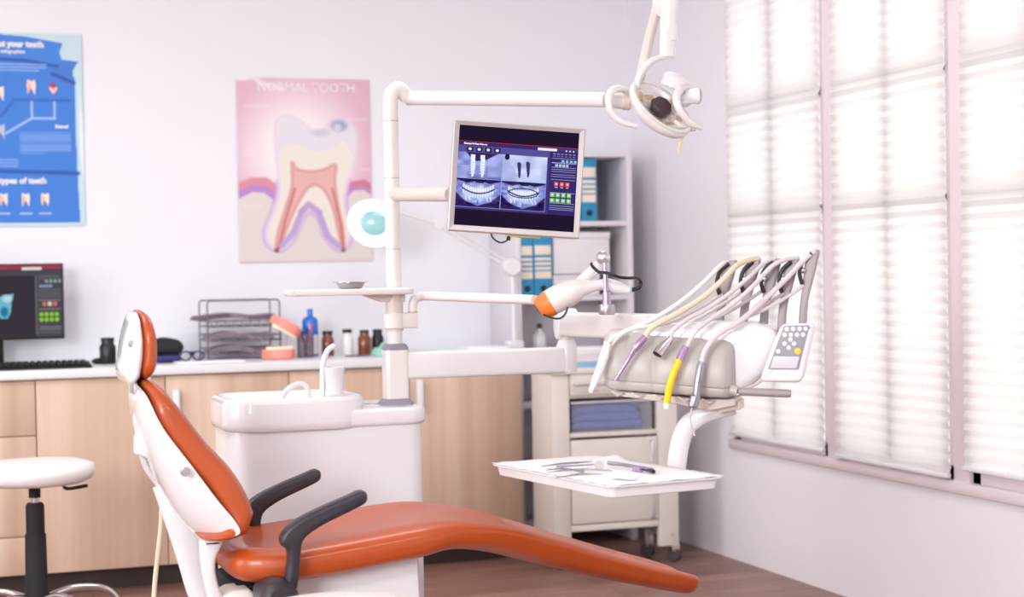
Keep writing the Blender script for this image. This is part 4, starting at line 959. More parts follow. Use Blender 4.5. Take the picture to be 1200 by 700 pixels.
# ================================================================== INSTRUMENT TRAY
ZT_ = .742
cs = [hz(583, 546, ZT_), hz(690, 532, ZT_), hz(829, 556, ZT_), hz(735, 574, ZT_)]
tc_ = (cs[0]+cs[1]+cs[2]+cs[3])/4
tx = ((cs[3]-cs[0])+(cs[2]-cs[1])).normalized(); ty = V((-tx.y, tx.x, 0))
hl = ((cs[3]-cs[0]).length+(cs[2]-cs[1]).length)/4; hw_ = (abs((cs[1]-cs[0]).dot(ty))+abs((cs[2]-cs[3]).dot(ty)))/4
def T(a, c, z): return tc_+tx*a+ty*c+V((0, 0, z-ZT_))
def tr(s, z): return [T(a, c, z) for a, c in rrect(hl-s, hw_-s, .018, 5)]
b = MB(); b.loft([tr(.018, ZT_-.028), tr(.012, ZT_-.026), tr(.008, ZT_-.006), tr(0, ZT_-.003), tr(0, ZT_), tr(.008, ZT_), tr(.014, ZT_-.010), tr(.03, ZT_-.012)])
tr_ = b.build('instrument_tray', 'white', ang=50); tag(tr_, 'white rectangular instrument tray held out over the footrest, lined with paper', 'tray')
b = MB(); n1, n2 = 28, 18; g = []
for i in range(n1+1):
    g.append([])
    for j in range(n2+1):
        a = -hl+.001+(2*hl-.002)*i/n1; c = -hw_+.001+(2*hw_-.002)*j/n2
        ed = max(abs(a)/hl, abs(c)/hw_); z = ZT_+.0014+.0022*abs(math.sin(a*60+c*30)*math.sin(c*70))+(.012*max(0, 1-math.hypot(a+hl*.62, c-hw_)/.05))
        g[-1].append(b.bm.verts.new(T(a, c, z)))
for i in range(n1):
    for j in range(n2): b.face([g[i][j], g[i+1][j], g[i+1][j+1], g[i][j+1]])
nk = b.build('tray_napkin', 'paper', ang=180); tag(nk, 'crinkled white paper napkin lining the instrument tray', 'napkin')
nk.modifiers.new('thickness', 'SOLIDIFY').thickness = .0008
def TP(px, py, z=.748): return hz(px, py, z)
def inst(name, label, cat, pts, rs, m, extra=None, grp='instruments laid on the tray'):
    o = MB().tube(smooth([TP(*p) for p in pts], 3), 1, 10) if False else None
    P_ = [TP(*p)+V((0, 0, .004)) for p in pts]
    o = MB().tube(P_, rs, 12).build(name, m, ang=60); tag(o, label, cat, grp)
    if extra: extra(o)
    return o
def mir(o):
    c = TP(702, 546, .758)
    MB().lathe([(.001, 0), (.0105, 0), (.0115, .001), (.0115, .003), (.001, .003)], c, (-CF+V((0, 0, .5))), 24).build('mirror_head', 'greyp', o)
inst('dental_mirror', 'round-headed dental mirror lying in the middle of the tray', 'dental mirror', [(652, 549, .748), (690, 547, .748), (701, 546, .756)], [.002, .002, .0014], 'inst', mir)
inst('dental_probe', 'thin steel probe at the left end of the tray, nearest its left corner', 'dental probe', [(634, 549, .748), (655, 546, .748), (676, 544.5, .748), (694, 543, .748)], [.0008, .0025, .0025, .001], 'inst')
inst('dental_probe', 'thin steel probe lying in front of the round mirror', 'dental probe', [(642, 556, .748), (665, 553, .748), (690, 552, .748), (717, 554, .748)], [.0008, .0025, .0028, .001], 'inst')
inst('dental_probe', 'steel scaler lying nearest the front rim of the tray', 'dental probe', [(652, 562, .748), (680, 558, .748), (706, 558, .748)], [.001, .0028, .001], 'inst')
inst('dental_tweezers', 'short steel tweezers pointing to the left corner of the tray', 'tweezers', [(640, 553, .748), (660, 551, .748), (684, 555, .748)], [.001, .003, .003], 'inst')
def syr(o):
    MB().tube([TP(743, 549, .752), TP(752, 550.5, .752)], [.007, .007], 12).build('collar', 'lilac', o)
    MB().tube([TP(757, 550, .752), TP(766, 553, .752)], [.0055, .005], 12).build('thumb_ring_end', 'black', o)
inst('carpule_syringe', 'steel dental syringe with dark ends, right of the round mirror', 'syringe', [(713, 545, .752), (728, 546.5, .752), (744, 549, .752), (765, 552, .752)], [.005, .0045, .004, .003], 'inst', syr)
b = MB(); g0 = TP(728, 561, .748)
for k_ in range(3): b.ball(g0+tx*(.02*k_-.02)+ty*.006*k_+V((0, 0, .004)), .014, (1.3, 1, .45))
tag(b.build('cotton_gauze', 'paper'), 'small pad of cotton gauze at the front corner of the tray', 'gauze')

# ================================================================== MAGNIFIER LAMP ON THE WORKTOP
YM = 6.98
mg = thing('magnifier_lamp', (hy(601, 410, YM).x, YM, ZC), 'white magnifying lamp, bright ring around a teal lens, head beside the pink poster', 'magnifying lamp')
hm = hy(603, 400, YM).x
MB().rext([V((hm+a, YM+c, ZC)) for a, c in rrect(.035, .035, .01)], V((0, 0, .045)), .006).build('clamp_base', 'white', mg)
jz = hy(600, 313, YM).z
MB().tube([V((hm, YM, ZC+.04)), V((hm-.004, YM, jz))], .010, 14).build('post', 'white', mg)
MB().lathe([(.001, -.022), (.036, -.022), (.042, -.012), (.042, .012), (.036, .022), (.001, .022)], (hm-.008, YM, jz), (0, 1, 0), 24).build('joint', 'white', mg)
e1 = hy(514, 262, YM); e2 = hy(470, 250, YM)
for dz in (-.012, .012): MB().tube([V((hm-.008, YM, jz+dz)), e1+V((0, 0, dz))], .006, 10).build('arm', 'white', mg)
MB().lathe([(.001, -.016), (.026, -.016), (.026, .016), (.001, .016)], e1, (0, 1, 0), 20).build('joint', 'white', mg)
MB().tube([e1, e2], .008, 10).build('arm', 'white', mg)
rc = hy(438, 262, YM)
nn = (-FH*.95+V((0, 0, .12))+RH*.12).normalized(); a_, b_ = basis(nn)
# elliptical look comes from a slight tilt; a dome housing behind a glowing ring
def mr(rx, d, n=40): return [rc+(CR*.93-CU*.36)*(rx*math.cos(t)*1.02)+(CU*.93+CR*.36)*(rx*math.sin(t)*.90)+nn*d for t in [2*PI*i/n for i in range(n)]]
MB().loft([mr(.108, .0), mr(.114, -.006), mr(.112, -.02), mr(.085, -.045), mr(.07, -.05)], cap=True).build('head_housing', 'white', mg, ang=70)
MB().loft([mr(.108, .0), mr(.108, .004), mr(.062, .006), mr(.060, .0)], cap=False, closed=True).build('ring_light', 'lumen', mg)
MB().loft([mr(.061, .002), mr(.052, .006), mr(.03, .010), mr(.003, .012)]).build('lens', 'lens', mg, ang=80)

# ================================================================== BOOKCASE IN THE CORNER
YS0 = 7.06
sx0, sx1 = hy(604, 300, YS0).x, hy(742, 300, YS0).x
zst = hy(690, 178, YS0).z
sh_ = thing('bookcase', ((sx0+sx1)/2, 7.24, 0), 'tall pale grey open bookcase in the corner behind the monitor', 'bookcase')
th_ = .026
MB().box(sx0, sx0+th_, YS0, YB-.01, 0, zst, .001).build('side_panel', 'shelf', sh_)
MB().box(sx1-th_, sx1, YS0, YB-.01, 0, zst, .001).build('side_panel', 'shelf', sh_)
MB().box(sx0+th_, sx1-th_, YB-.02, YB-.012, .06, zst-.01).build('back_panel', 'shelf', sh_)
MB().box(sx0+th_, sx1-th_, YS0+.001, YB-.021, zst-.022, zst, .001).build('top_panel', 'shelf', sh_)
levels = [hy(700, y, YS0).z for y in (262, 349, 424)]+[.62, .34, .08]
for z in levels: MB().box(sx0+th_+.0005, sx1-th_-.0005, YS0+.003, YB-.021, z-.011, z+.011, .001).build('shelf_board', 'shelf', sh_)
def binder(x0, x1, z0, z1, label):
    t = thing('lever_arch_binder', ((x0+x1)/2, YS0+.12, z0), label, 'binder', 'blue binders in the bookcase')
    y0 = YS0+.015; y1 = YS0+.27; H_ = z1-z0; Wd = x1-x0
    MB().box(x0, x1, y0, y1, z0, z1, .002).build('cover', 'blueb', t)
    MB().box(x0+.004, x1-.004, y0-.0015, y0+.001, z0+H_*.70, z1-H_*.14, .0004).build('title_label', 'label', t)
    for q in (.63, .55, .47): MB().box(x0+.004, x1-.004, y0-.0015, y0+.001, z0+H_*(q-.025), z0+H_*(q+.025)).build('label_line', 'label', t)
    MB().box(x0+.004, x1-.004, y0-.0015, y0+.001, z0+H_*.30, z0+H_*.42).build('title_label', 'label', t)
    MB().lathe([(.011, 0), (.011, .003), (.014, .003), (.014, 0)], ((x0+x1)/2, y0-.003, z0+H_*.13), (0, 1, 0), 20, cap=False).build('finger_ring', 'steel', t)
    MB().lathe([(.001, 0), (.0108, 0), (.0108, .003), (.001, .003)], ((x0+x1)/2, y0-.0025, z0+H_*.13), (0, 1, 0), 20).build('finger_hole', 'black', t)
    return t
def hs(px, py): return hy(px, py, YS0+.015)
zA = levels[0]+.0125
binder(hs(681, 220).x, hs(699, 220).x, zA, hs(690, 186).z, 'blue binder alone on the top shelf of the bookcase')
binder(hs(658, 220).x, hs(679.5, 220).x, zA, hs(690, 186).z, 'blue binder on the top shelf, hidden behind the monitor edge')
zB = levels[1]+.0125
binder(hs(605.3, 320).x+.006 if False else sx0+th_+.002, hs(625, 320).x, zB, hs(615, 279).z, 'left of the two blue binders on the shelf under the monitor')
binder(hs(626, 320).x, hs(647, 320).x, zB, hs(640, 278).z, 'right of the two blue binders on the shelf under the monitor')
MB_ = lambda x0, x1, y0, y1, z0, z1: MB().box(x0, x1, y0, y1, z0, z1, .004)
def cbox(x0, x1, z0, z1, label, lid=.03):
    t = thing('storage_box', ((x0+x1)/2, YS0+.15, z0), label, 'box', 'white boxes in the bookcase')
    MB().box(x0, x1, YS0+.03, YS0+.28, z0, z1-lid, .003).build('body', 'cardw', t)
    MB().box(x0-.003, x1+.003, YS0+.027, YS0+.283, z1-lid, z1, .003).build('lid', 'cardw', t)
# the second board stops right of the binders: boxes stand above it
cbox(hs(650, 300).x, hs(716, 300).x, hs(690, 321).z, hs(690, 272).z, 'large white box on the shelf just under the monitor, upper of the two')
cbox(hs(650, 335).x, hs(704, 335).x, levels[1]+.0125, hs(690, 322).z, 'white box below the large box in the bookcase, level with the ball joint', .015)
# bottle and folders on the lower shelf
zC_ = levels[2]+.0125
def bottle(name, x, y, z, r, h, mb_, mc_, label, cat='bottle', group=None, neck=.45, capr=.5, lab=None, sh=.66):
    t = thing(name, (x, y, z), label, cat, group)
    MB().lathe([(.001, 0), (r*.92, 0), (r, .004), (r, h*sh), (r*.9, h*(sh+.05)), (r*neck, h*(sh+.11)), (r*neck, h*.88), (.001, h*.88)], (x, y, z), seg=28).build('body', mb_, t, ang=50)
    MB().lathe([(.001, h*.86), (r*capr, h*.86), (r*capr, h*.99), (r*capr*.9, h), (.001, h)], (x, y, z), seg=24).build('cap', mc_, t)
    if lab: MB().lathe([(r+.0005, h*lab[0]), (r+.0012, h*lab[0]), (r+.0012, h*lab[1]), (r+.0005, h*lab[1])], (x, y, z), seg=28, cap=False).build('label_band', lab[2], t)
    return t
p = hs(642, 400); bottle('pump_bottle', p.x, YS0+.12, zC_, .030, hs(642, 380).z-zC_, 'white', 'black', 'white bottle with a black cap in the bookcase, left of the hinged white arm', neck=.35, capr=.38)

# ================================================================== CREAM CART
YK = 6.42
kx0, kx1 = hy(648, 540, YK).x, hy(795, 540, YK).x
kt = hy(700, 432, YK).z; kb = hy(720, 618, YK).z
YK1 = YK+.24
ct = thing('rolling_cabinet', ((kx0+kx1)/2, YK+.2, 0), 'cream rolling cabinet with a drawer, an open bay and a door behind the instrument tray', 'rolling cabinet')
fx0, fx1 = hy(669, 540, YK).x, hy(771, 540, YK).x
MB().box(kx0, kx0+.02, YK+.02, YK1, .11, kt-.02, .004).box(kx0, fx0, YK, YK+.03, .11, kt-.02, .008).build('side_frame', 'cart', ct)
MB().box(kx1-.02, kx1, YK+.02, YK1, .09, kt-.02, .004).box(fx1, kx1, YK, YK+.03, .07, kt-.02, .008).build('side_frame', 'cart', ct)
MB().box(kx0-.004, kx1+.004, YK-.012, YK1, kt-.02, kt+.004, .006).build('top_board', 'cart', ct)
MB().box(fx0, fx1, YK1-.012, YK1-.002, kb, kt-.02).build('back_panel', 'cart', ct)
def kz(py): return hy(720, py, YK).z
zd0, zd1 = kz(462), kz(436)
dw = MB().box(fx0+.002, fx1-.002, YK-.004, YK+.02, zd0, zd1, .004).build('drawer', 'cart', ct)
MB().tube(smooth([V((fx0+.02, YK-.004, (zd0+zd1)/2)), V((fx0+.025, YK-.022, (zd0+zd1)/2)), V((fx0+.08, YK-.024, (zd0+zd1)/2)), V((fx1-.08, YK-.024, (zd0+zd1)/2)), V((fx1-.025, YK-.022, (zd0+zd1)/2)), V((fx1-.02, YK-.004, (zd0+zd1)/2))], 4), .005, 10).build('drawer_handle', 'steel', dw)
zo = kz(506)
MB().box(fx0, fx1, YK+.002, YK1-.013, zo-.018, zo, .003).build('bay_floor', 'cart', ct)
MB().box(fx0, fx1, YK+.01, YK1-.013, zd0-.012, zd0-.001, .002).build('bay_ceiling', 'cart', ct)
dz0, dz1 = kz(612), kz(514)
dr_ = MB().box(fx0+.002, fx1-.002, YK-.003, YK+.016, dz0, dz1, .005).build('door', 'cart', ct)
hx_ = hy(765, 560, YK-.02).x; h0, h1_ = hy(765, 517, YK).z, hy(765, 606, YK).z
MB().tube(smooth([V((hx_, YK-.003, h1_)), V((hx_, YK-.026, h1_+.01)), V((hx_, YK-.026, (h0+h1_)/2)), V((hx_, YK-.026, h0-.01)), V((hx_, YK-.003, h0))], 4), .0055, 10).build('door_handle', 'steel', dr_)
MB().box(fx0, fx1, YK, YK1-.013, dz0-.03, dz0-.004, .003).build('bottom_board', 'cart', ct)
for x, y in ((kx0+.05, YK+.05), (kx1-.012, YK+.03), (kx0+.05, YK1-.05), (kx1-.06, YK1-.05)):
    w_ = MB().lathe([(.001, -.014), (.026, -.014), (.03, -.009), (.03, .009), (.026, .014), (.001, .014)], (x, y, .0305), (.8, .6, 0), 22).build('caster', 'rubber', ct)
    MB().box(x-.018, x+.018, y-.02, y+.02, .045, .075 if x > kx1-.03 else .112, .004).build('fork', 'steel', w_)
MB().lathe([(.001, 0), (.008, 0), (.008, .012), (.001, .012)], (kx1-.035, YK-.004, .12), (0, 1, 0), 16).build('frame_bolt', 'steel', ct)
# clear bin with blue cloth
bn_ = thing('clear_bin', ((fx0+fx1)/2, YK+.15, zo), 'clear plastic bin in the open bay of the cream cabinet', 'bin')
bx0, bx1, bz1 = fx0+.012, fx1-.022, kz(470)
b = MB(); b.box(bx0, bx1, YK+.008, YK+.010, zo+.001, bz1); b.box(bx0, bx0+.002, YK+.010, YK+.21, zo+.001, bz1); b.box(bx1-.002, bx1, YK+.010, YK+.21, zo+.001, bz1); b.box(bx0, bx1, YK+.208, YK+.21, zo+.001, bz1); b.box(bx0+.002, bx1-.002, YK+.010, YK+.208, zo+.001, zo+.003)
b.build('body', 'clear', bn_)
MB().box(bx0-.004, bx1+.004, YK+.003, YK+.010, bz1-.006, bz1+.002, .001).build('rim', mat('frosted_rim', (206, 204, 214), .3), bn_)
b = MB()
for i in range(3):
    z0 = zo+.014+i*.030
    pts = smooth([(bx0+.04, 0, z0), (bx0+.012, 0, z0+.002), (bx0+.012, 0, z0+.018), (bx0+.05, 0, z0+.027), ((bx0+bx1)/2, 0, z0+.026+.006*i), (bx1-.05, 0, z0+.028), (bx1-.03-.01*i, 0, z0+.014), (bx1-.034, 0, z0+.003), (bx1-.06, 0, z0)], 4, True)
    b.rext([V((p.x, YK+.026+.003*i, p.z)) for p in pts], V((0, .165, 0)), .008)
tag(b.build('folded_cloth', 'cloth', ang=60), 'folded blue cloths inside the clear bin', 'cloth')
# papers on the cart
zz_ = kt+.005
for i, (m_, h_, lab_, x0, x1) in enumerate([('lightblue', .022, 'pale blue folder at the bottom of the pile on the cream cabinet', 672, 724), ('cardw', .030, 'white pack of paper in the middle of the pile on the cream cabinet', 670, 722), ('paper', .024, 'white paper pack on top of the pile on the cream cabinet', 672, 726)]):
    xx0, xx1 = hy(x0, 410, YK+.05).x, hy(x1, 410, YK+.05).x
    b = MB(); nsh = 4
    for j in range(nsh): b.box(xx0+.002*(j % 2), xx1+.003*((j+i) % 2), YK+.02+.002*(j % 2), YK+.23, zz_+h_*j/nsh, zz_+h_*(j+1)/nsh-.0006, .001)
    tag(b.build('paper_pack' if i else 'folder', m_), lab_, 'paper pack' if i else 'folder'); zz_ += h_+.0008

# ================================================================== THINGS ON THE WORKTOP
def W(px, py): return hz(px, py, ZC)
# computer monitor
ym = 7.22
x0, x1 = hy(-78, 350, ym).x, hy(75, 350, ym).x; z0, z1 = hy(40, 398, ym).z, hy(40, 309, ym).z
cm = thing('computer_monitor', ((x0+x1)/2, ym, ZC), 'black desktop monitor with a tooth model on its dark screen, at the left edge', 'monitor')
MB().box(x0, x1, ym, ym+.03, z0, z1, .004).build('housing', 'black', cm)
A = Art(260, 150, (66, 60, 68))
def cu_(px): return (px+78)/153.
def cv_(py): return 1-(py-309.)/89
A.rect(0, .955, 1, 1, (190, 60, 90)); A.rect(0, .86, 1, .955, (84, 78, 86)); A.rect(.68, .93, .84, .975, (240, 238, 236))
A.rect(0, .03, cu_(43), .85, (60, 54, 62)); A.rect(cu_(42), .03, cu_(44), .86, (120, 116, 122)); A.rect(cu_(44), 0, 1, .9, (84, 80, 86))
A.poly([(cu_(a), cv_(c)) for a, c in [(-16, 346), (-6, 350), (3, 345), (16, 344), (13, 352), (12, 366), (8, 374), (0, 374), (-8, 366), (-14, 374), (-18, 360)]], (120, 200, 220))
A.ell(cu_(8), cv_(350), .04, .05, (210, 240, 244), .9, .7); A.ell(cu_(4), cv_(366), .03, .07, (36, 120, 160), .9, .6)
for k_ in range(3): A.ell(cu_(53+6.5*k_), cv_(357), .018, .035, (226, 120, 110) if k_ != 1 else (246, 214, 200), 1, .4)
for r_ in range(2):
    for k_ in range(4): A.ell(cu_(49+6.3*k_), cv_(370+6.5*r_), .018, .032, (150, 216, 60), 1, .4)
for k_ in range(4): A.ell(cu_(56+5.3*k_), cv_(329), .012, .022, (150, 200, 170), 1, .5); A.ell(cu_(49+4*k_), cv_(335), .012, .022, (150, 170, 220), 1, .5)
for y in (322, 325, 339, 342, 345, 348, 352, 363, 385, 388, 392): A.rect(cu_(46), cv_(y+.9), cu_(73), cv_(y), (160, 156, 164), .8)
b = MB(); A.sheet(b, lambda u, v: V((x0+.008+(x1-x0-.016)*u, ym-.001, z0+.010+(z1-z0-.018)*v))); b.build('screen', [artmat('desktop_picture', .9, .3)], cm, ang=180)
xm = hy(-4, 410, ym).x
MB().box(xm-.03, xm+.03, ym+.032, ym+.055, ZC+.008, z0+.1, .008).build('stand_neck', 'black', cm)
MB().rext([V((xm+a, ym+.02+c, ZC+.0005)) for a, c in rrect(.12, .09, .03)], V((0, 0, .010)), .003).build('stand_base', 'black', cm)
# keyboard and mouse
a0, a1 = W(103, 429), W(-60, 436)
kb_ = thing('keyboard', ((a0.x+a1.x)/2, a0.y, ZC), 'black computer keyboard lying on the worktop in front of the desktop monitor', 'keyboard')
ky0 = YC+.03; ky1 = ky0+.15
MB().loft([[V((a1.x, ky0, ZC+.0008)), V((a0.x, ky0, ZC+.0008)), V((a0.x, ky0, ZC+.009)), V((a1.x, ky0, ZC+.009))], [V((a1.x, ky1, ZC+.0008)), V((a0.x, ky1, ZC+.0008)), V((a0.x, ky1, ZC+.022)), V((a1.x, ky1, ZC+.022))]]).build('case', 'blackm', kb_)
b = MB()
for r_ in range(5):
    for c_ in range(21):
        xk = a1.x+.012+(a0.x-a1.x-.024)*(c_+.5)/21; yk = ky0+.016+.026*r_; zk = ZC+.010+.0022*r_+.002
        b.box(xk-.0095, xk+.0095, yk-.0105, yk+.0105, zk, zk+.008, .002, seg=1)
b.build('keys', 'black', kb_)
p = W(117, 427)
tag(MB().cushion([(p.x-.03, ZC+.010, .0095), (p.x, ZC+.013, .0125), (p.x+.032, ZC+.009, .0085)], p.y+.02, .032, .018, 2.4, 24).build('computer_mouse', 'blackm', ang=80), 'small black computer mouse right of the keyboard', 'mouse')
def jar(px, py, pt, wpx, m_, capm, label, y=None, group=None, **kw):
    y = y or 7.14; a = hy(px, 400, y); r = wpx/2*(a-EYE).dot(CF)/2000
    return bottle('jar', a.x, y, ZC+.0005, r, hy(px, pt, y).z-ZC, m_, capm, label, 'jar', group, **kw)
jar(126, 424, 396, 19, 'black', 'black', 'squat dark jar standing left of the orange headrest', y=7.08, neck=.75, capr=.82)
p = W(139, 425); tag(MB().box(p.x-.03, p.x+.03, 6.95, 7.0, ZC+.0005, ZC+.012, .004).build('blue_eraser', 'lightblue'), 'small pale blue block on the worktop beside the dark jar', 'block')
# dark case on blue base
p = hy(200, 410, 7.0)
b = MB(); b.cushion([(p.x-.075, ZC+.062, .030), (p.x-.03, ZC+.066, .038), (p.x+.02, ZC+.062, .033), (p.x+.052, ZC+.060, .026)], 7.02, .05, .025, 2.5, 28)
t = thing('equipment_case', (p.x, 7.02, ZC), 'lumpy black and navy case on the worktop behind the orange headrest', 'case')
b.build('black_top', 'blackm', t, ang=80)
MB().cushion([(p.x-.07, ZC+.018, .016), (p.x, ZC+.019, .018), (p.x+.042, ZC+.016, .013)], 7.02, .055, .02, 3, 24).build('navy_base', 'navy', t, ang=80)
# goggles / glasses
p = hy(225, 414, 6.98)
t = thing('protective_glasses', (p.x, 6.98, ZC), 'dark navy protective glasses between the black case and the wire file tray', 'glasses')
for s_ in (-1, 1):
    MB().tube([V((p.x+s_*.026+.022*math.cos(q_), 6.98, ZC+.026+.018*math.sin(q_))) for q_ in [2*PI*i/16 for i in range(16)]], .0035, 8, closed=True).build('rim', 'navy', t)
    MB().tube([V((p.x+s_*.048, 6.98, ZC+.032)), V((p.x+s_*.050, 7.05, ZC+.034)), V((p.x+s_*.048, 7.10, ZC+.006))], .003, 8).build('temple', 'black', t)
MB().rext([V((p.x+a, 6.978, ZC+c)) for a, c in [(-.008, .028), (.008, .028), (.016, .044), (-.016, .044)]], V((0, .008, 0)), .001).build('bridge', 'black', t)
# clipboard papers
tag(MB().box(W(205, 426).x, W(285, 424).x, 6.84, 7.0, ZC+.0005, ZC+.006, .001).build('loose_papers', 'paper'), 'thin stack of loose papers flat on the worktop in front of the file tray', 'papers')
# wire file tray
yt0, yt1 = 7.09, 7.36
xa, xb = hy(245, 400, yt0).x, hy(330, 400, yt0).x
ft = thing('wire_file_tray', ((xa+xb)/2, 7.2, ZC), 'three-tier grey wire file tray against the back wall under the pink poster', 'file tray')
zT = hy(290, 352, yt0).z
for y in (yt0+.03, yt1-.03):
    MB().tube([V(q_) for q_ in [(xa, y, ZC+.004), (xa, y, zT-.012), (xa+.004, y, zT-.003), (xa+.012, y, zT), (xb-.012, y, zT), (xb-.004, y, zT-.003), (xb, y, zT-.012), (xb, y, ZC+.004)]], .0033, 8).build('wire_hoop', 'wire', ft)
for i, z in enumerate([ZC+.020, ZC+.078, ZC+.136]):
    b = MB()
    for j in range(9): b.tube([V((xa+.006+(xb-xa-.012)*j/8, yt0-.03, z+.012)), V((xa+.006+(xb-xa-.012)*j/8, yt0, z)), V((xa+.006+(xb-xa-.012)*j/8, yt1, z)), V((xa+.006+(xb-xa-.012)*j/8, yt1, z+.02))], .0016, 6)
    for zz2 in (0, .022): b.tube([V((xa, yt0, z+zz2)), V((xb, yt0, z+zz2)), V((xb, yt1, z+zz2)), V((xa, yt1, z+zz2))], .0024, 6, closed=True)
    b.build('wire_tier', 'wire', ft)
for i, (z, lab_) in enumerate([(ZC+.023, 'papers in the bottom tier of the wire file tray'), (ZC+.081, 'papers in the middle tier of the wire file tray'), (ZC+.139, 'papers sticking out to the left from the top tier of the wire file tray')]):
    b = MB(); ex = .045 if i == 2 else -.006; z += .022*(i == 2)
    for j in range(3):
        pts = [V((xa-ex+.004*j, yt0+.045, z+.006*j+.002)), V((xa+.10, yt0+.043, z+.012+.008*j)), V((xa+.2, yt0+.043, z+.003+.006*j)), V((xb-.02, yt0+.045, z+.005+.008*j))]
        s1 = smooth(pts, 4); b.loft([[p_, p_+V((0, .18, 0)), p_+V((0, .18, .0045)), p_+V((0, 0, .0045))] for p_ in s1])
    tag(b.build('file_papers', 'mesh' if i == 2 else 'folder', ang=50), lab_, 'papers', 'papers in the file tray')
# jaw model
yj = 6.99
jl, jr = hy(311, 415, yj), hy(345, 415, yj); jw = (jr.x-jl.x)/2; jc = (jr.x+jl.x)/2
jm = thing('jaw_model', (jc, yj, ZC), 'opened coral dental jaw model with cream teeth on the worktop', 'jaw model')
def jaw(M4, nm):
    b = MB(); o = [(-jw, -.042), (jw, -.042), (jw*.98, .0), (jw*.6, .042), (0, .052), (-jw*.6, .042), (-jw*.98, .0)]
    pts = [M4 @ V((p.x, p.y, 0)) for p in smooth([(a, c, 0) for a, c in o], 4, True)]
    D = (M4.to_3x3() @ V((0, 0, .040)))
    b.rext(pts, D, .007); g_ = b.build(nm, 'pink', jm)
    b = MB()
    for i in range(13):
        t_ = (i/12-.5)*2; ang = t_*1.45
        b.ball((0, 0, 0), .0085, (1, 1, 1.25), 10)
        vs_ = list(b.bm.verts)[-1:]
    b.bm.free(); b = MB()
    for i in range(13):
        ang = PI/2+(i/12-.5)*2*1.5
        c_ = M4 @ V((math.cos(ang)*jw*.84, .0+math.sin(ang)*.040, .044)); b.ball(c_, .0082, (1, 1, 1.2), 10)
    b.build('teeth', 'tooth', g_)
jaw(Matrix.Translation((jc, yj, ZC+.001)) @ Matrix.Rotation(PI, 4, 'Z'), 'lower_jaw')
uj = hy(338, 384, yj)
jaw(Matrix.Translation((uj.x+.006, yj+.01, uj.z+.022)) @ Matrix.Rotation(math.radians(30), 4, 'Y') @ Matrix.Rotation(PI, 4, 'X'), 'upper_jaw')
MB().tube(smooth([V((jc+.03, yj+.052, ZC+.02)), V((jc+.04, yj+.066, ZC+.06)), V((uj.x+.01, yj+.06, uj.z+.01))], 4), .004, 8).build('hinge_wire', 'steel', jm)
# mesh pencil cup with pens
pcx = hy(358, 405, 7.06)
pt_ = thing('pencil_cup', (pcx.x, 7.06, ZC), 'mauve mesh cup holding pens, right of the jaw model', 'pencil cup')
b = MB(); hgt = hy(357, 393, 7.06).z-ZC
for j in range(20):
    for sgn in (1, -1):
        b.tube([V((pcx.x+.034*math.cos(q_), 7.06+.034*math.sin(q_), ZC+.003+hgt*f_)) for f_, q_ in [(f_/5, 2*PI*j/20+sgn*f_/5*1.2) for f_ in range(6)]], .0013, 5)
b.lathe([(.001, 0), (.034, 0), (.036, .004), (.030, .004), (.001, .003)], (pcx.x, 7.06, ZC+.0005), seg=24)
b.tube([V((pcx.x+.034*math.cos(2*PI*i/24), 7.06+.034*math.sin(2*PI*i/24), ZC+hgt)) for i in range(24)], .0022, 6, closed=True)
b.build('mesh_body', 'mesh', pt_)
for i, (m_, a, c, l_) in enumerate([('red', .03, .0, 'red'), ('navy', .012, .01, 'navy'), ('black', -.018, -.004, 'black')]):
    z1_ = ZC+hgt+.05-.012*i
    tag(MB().tube([V((pcx.x-a*.3, 7.06-c, ZC+.006)), V((pcx.x+a, 7.06+c, z1_-.008)), V((pcx.x+a*1.04, 7.06+c, z1_))], [.0042, .0042, .0015], 8).build('pen', m_), l_+' pen standing in the mauve mesh cup', 'pen', 'pens in the mesh cup')
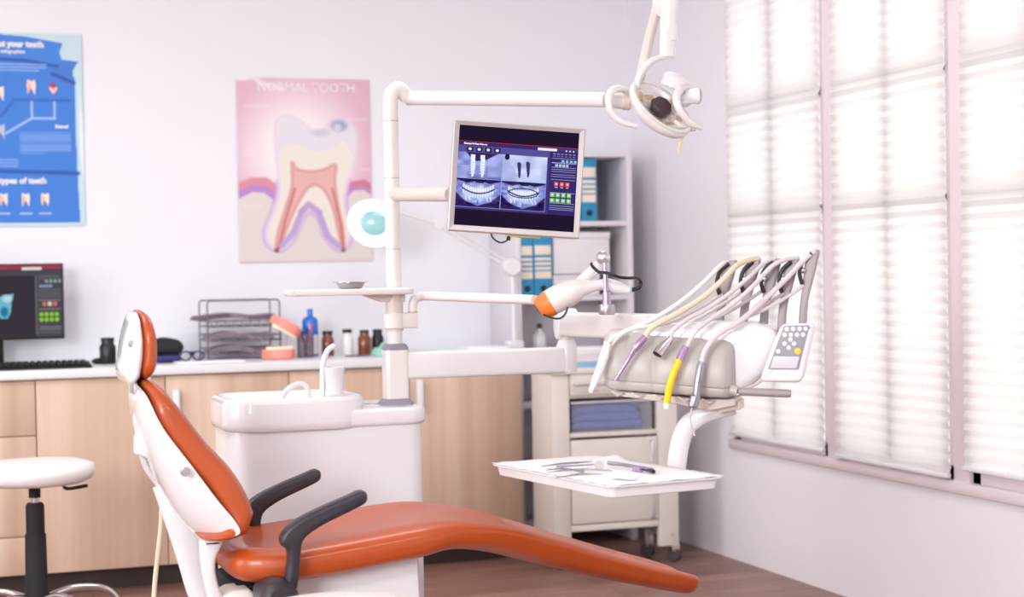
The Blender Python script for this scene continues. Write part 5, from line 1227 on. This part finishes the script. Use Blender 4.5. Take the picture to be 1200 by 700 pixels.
# blue mouthwash bottle
a = hy(365, 400, 7.14)
bottle('mouthwash_bottle', a.x, 7.16, ZC+.0005, .034, hy(365, 362, 7.16).z-ZC, 'blue', 'blue', 'tall blue bottle with a white label behind the mesh pencil cup', neck=.36, capr=.36, lab=(.04, .45, 'white'), sh=.74)
jar(384, 415, 388, 14.5, 'brown', 'black', 'brown glass jar with a black lid right beside the blue bottle', neck=.75, capr=.85, group='medicine jars on the worktop')
jar(407, 415, 386, 14, 'white', 'black', 'white jar with a black lid, left of the brown and black pair', neck=.7, capr=.8, group='medicine jars on the worktop')
jar(427, 412, 387, 15.5, 'brown', 'black', 'brown glass jar between the white jar and the black jar', neck=.7, capr=.7, group='medicine jars on the worktop')
jar(442.5, 412, 386, 14.5, 'black', 'black', 'black jar right next to the white post', neck=.75, capr=.8, y=7.18, group='medicine jars on the worktop')
# green cloths and paper clutter right of the jars
def crump(name, px, w_, h_, m_, label, cat, y=7.0, sd=1):
    rs = random.Random(sd); p = hy(px, 410, y); b = MB(); n = 14; g = []
    for i in range(n+1):
        g.append([])
        for j in range(n+1):
            u, v = i/n*2-1, j/n*2-1; e = max(0, 1-max(abs(u), abs(v))**3)
            g[-1].append(b.bm.verts.new(V((p.x+u*w_, y+v*.06, ZC+.002+h_*e*(.5+.5*abs(math.sin(u*4+sd))*abs(math.cos(v*3+u*2)))+rs.random()*.003*e))))
    for i in range(n):
        for j in range(n): b.face([g[i][j], g[i+1][j], g[i+1][j+1], g[i][j+1]])
    b.face([g[0][0], g[0][n], g[n][n], g[n][0]])
    return tag(b.build(name, m_, ang=180), label, cat)
crump('face_mask', 452, .055, .055, 'green', 'crumpled mint green mask on the worktop behind the white post', 'mask', sd=2)
crump('face_mask', 524, .085, .028, mat('pale_mint_cloth', (214, 232, 222), .8), 'pale mint cloth lying low on the worktop right of the white post', 'mask', sd=5)
p = hy(408, 420, 6.95); tag(MB().tube([V((p.x-.01, 6.95, ZC+.005)), V((p.x+.09, 6.97, ZC+.005)), V((p.x+.11, 6.97, ZC+.006))], [.003, .004, .001], 8).build('pen', 'wire'), 'grey pen lying on the worktop left of the mint green mask', 'pen')
p = hy(568, 410, 6.98)
tag(MB().box(p.x-.085, p.x+.085, 6.9, 7.1, ZC+.0005, ZC+.026, .003).build('paper_stack', 'paper'), 'stack of white paper near the right end of the worktop', 'paper stack')
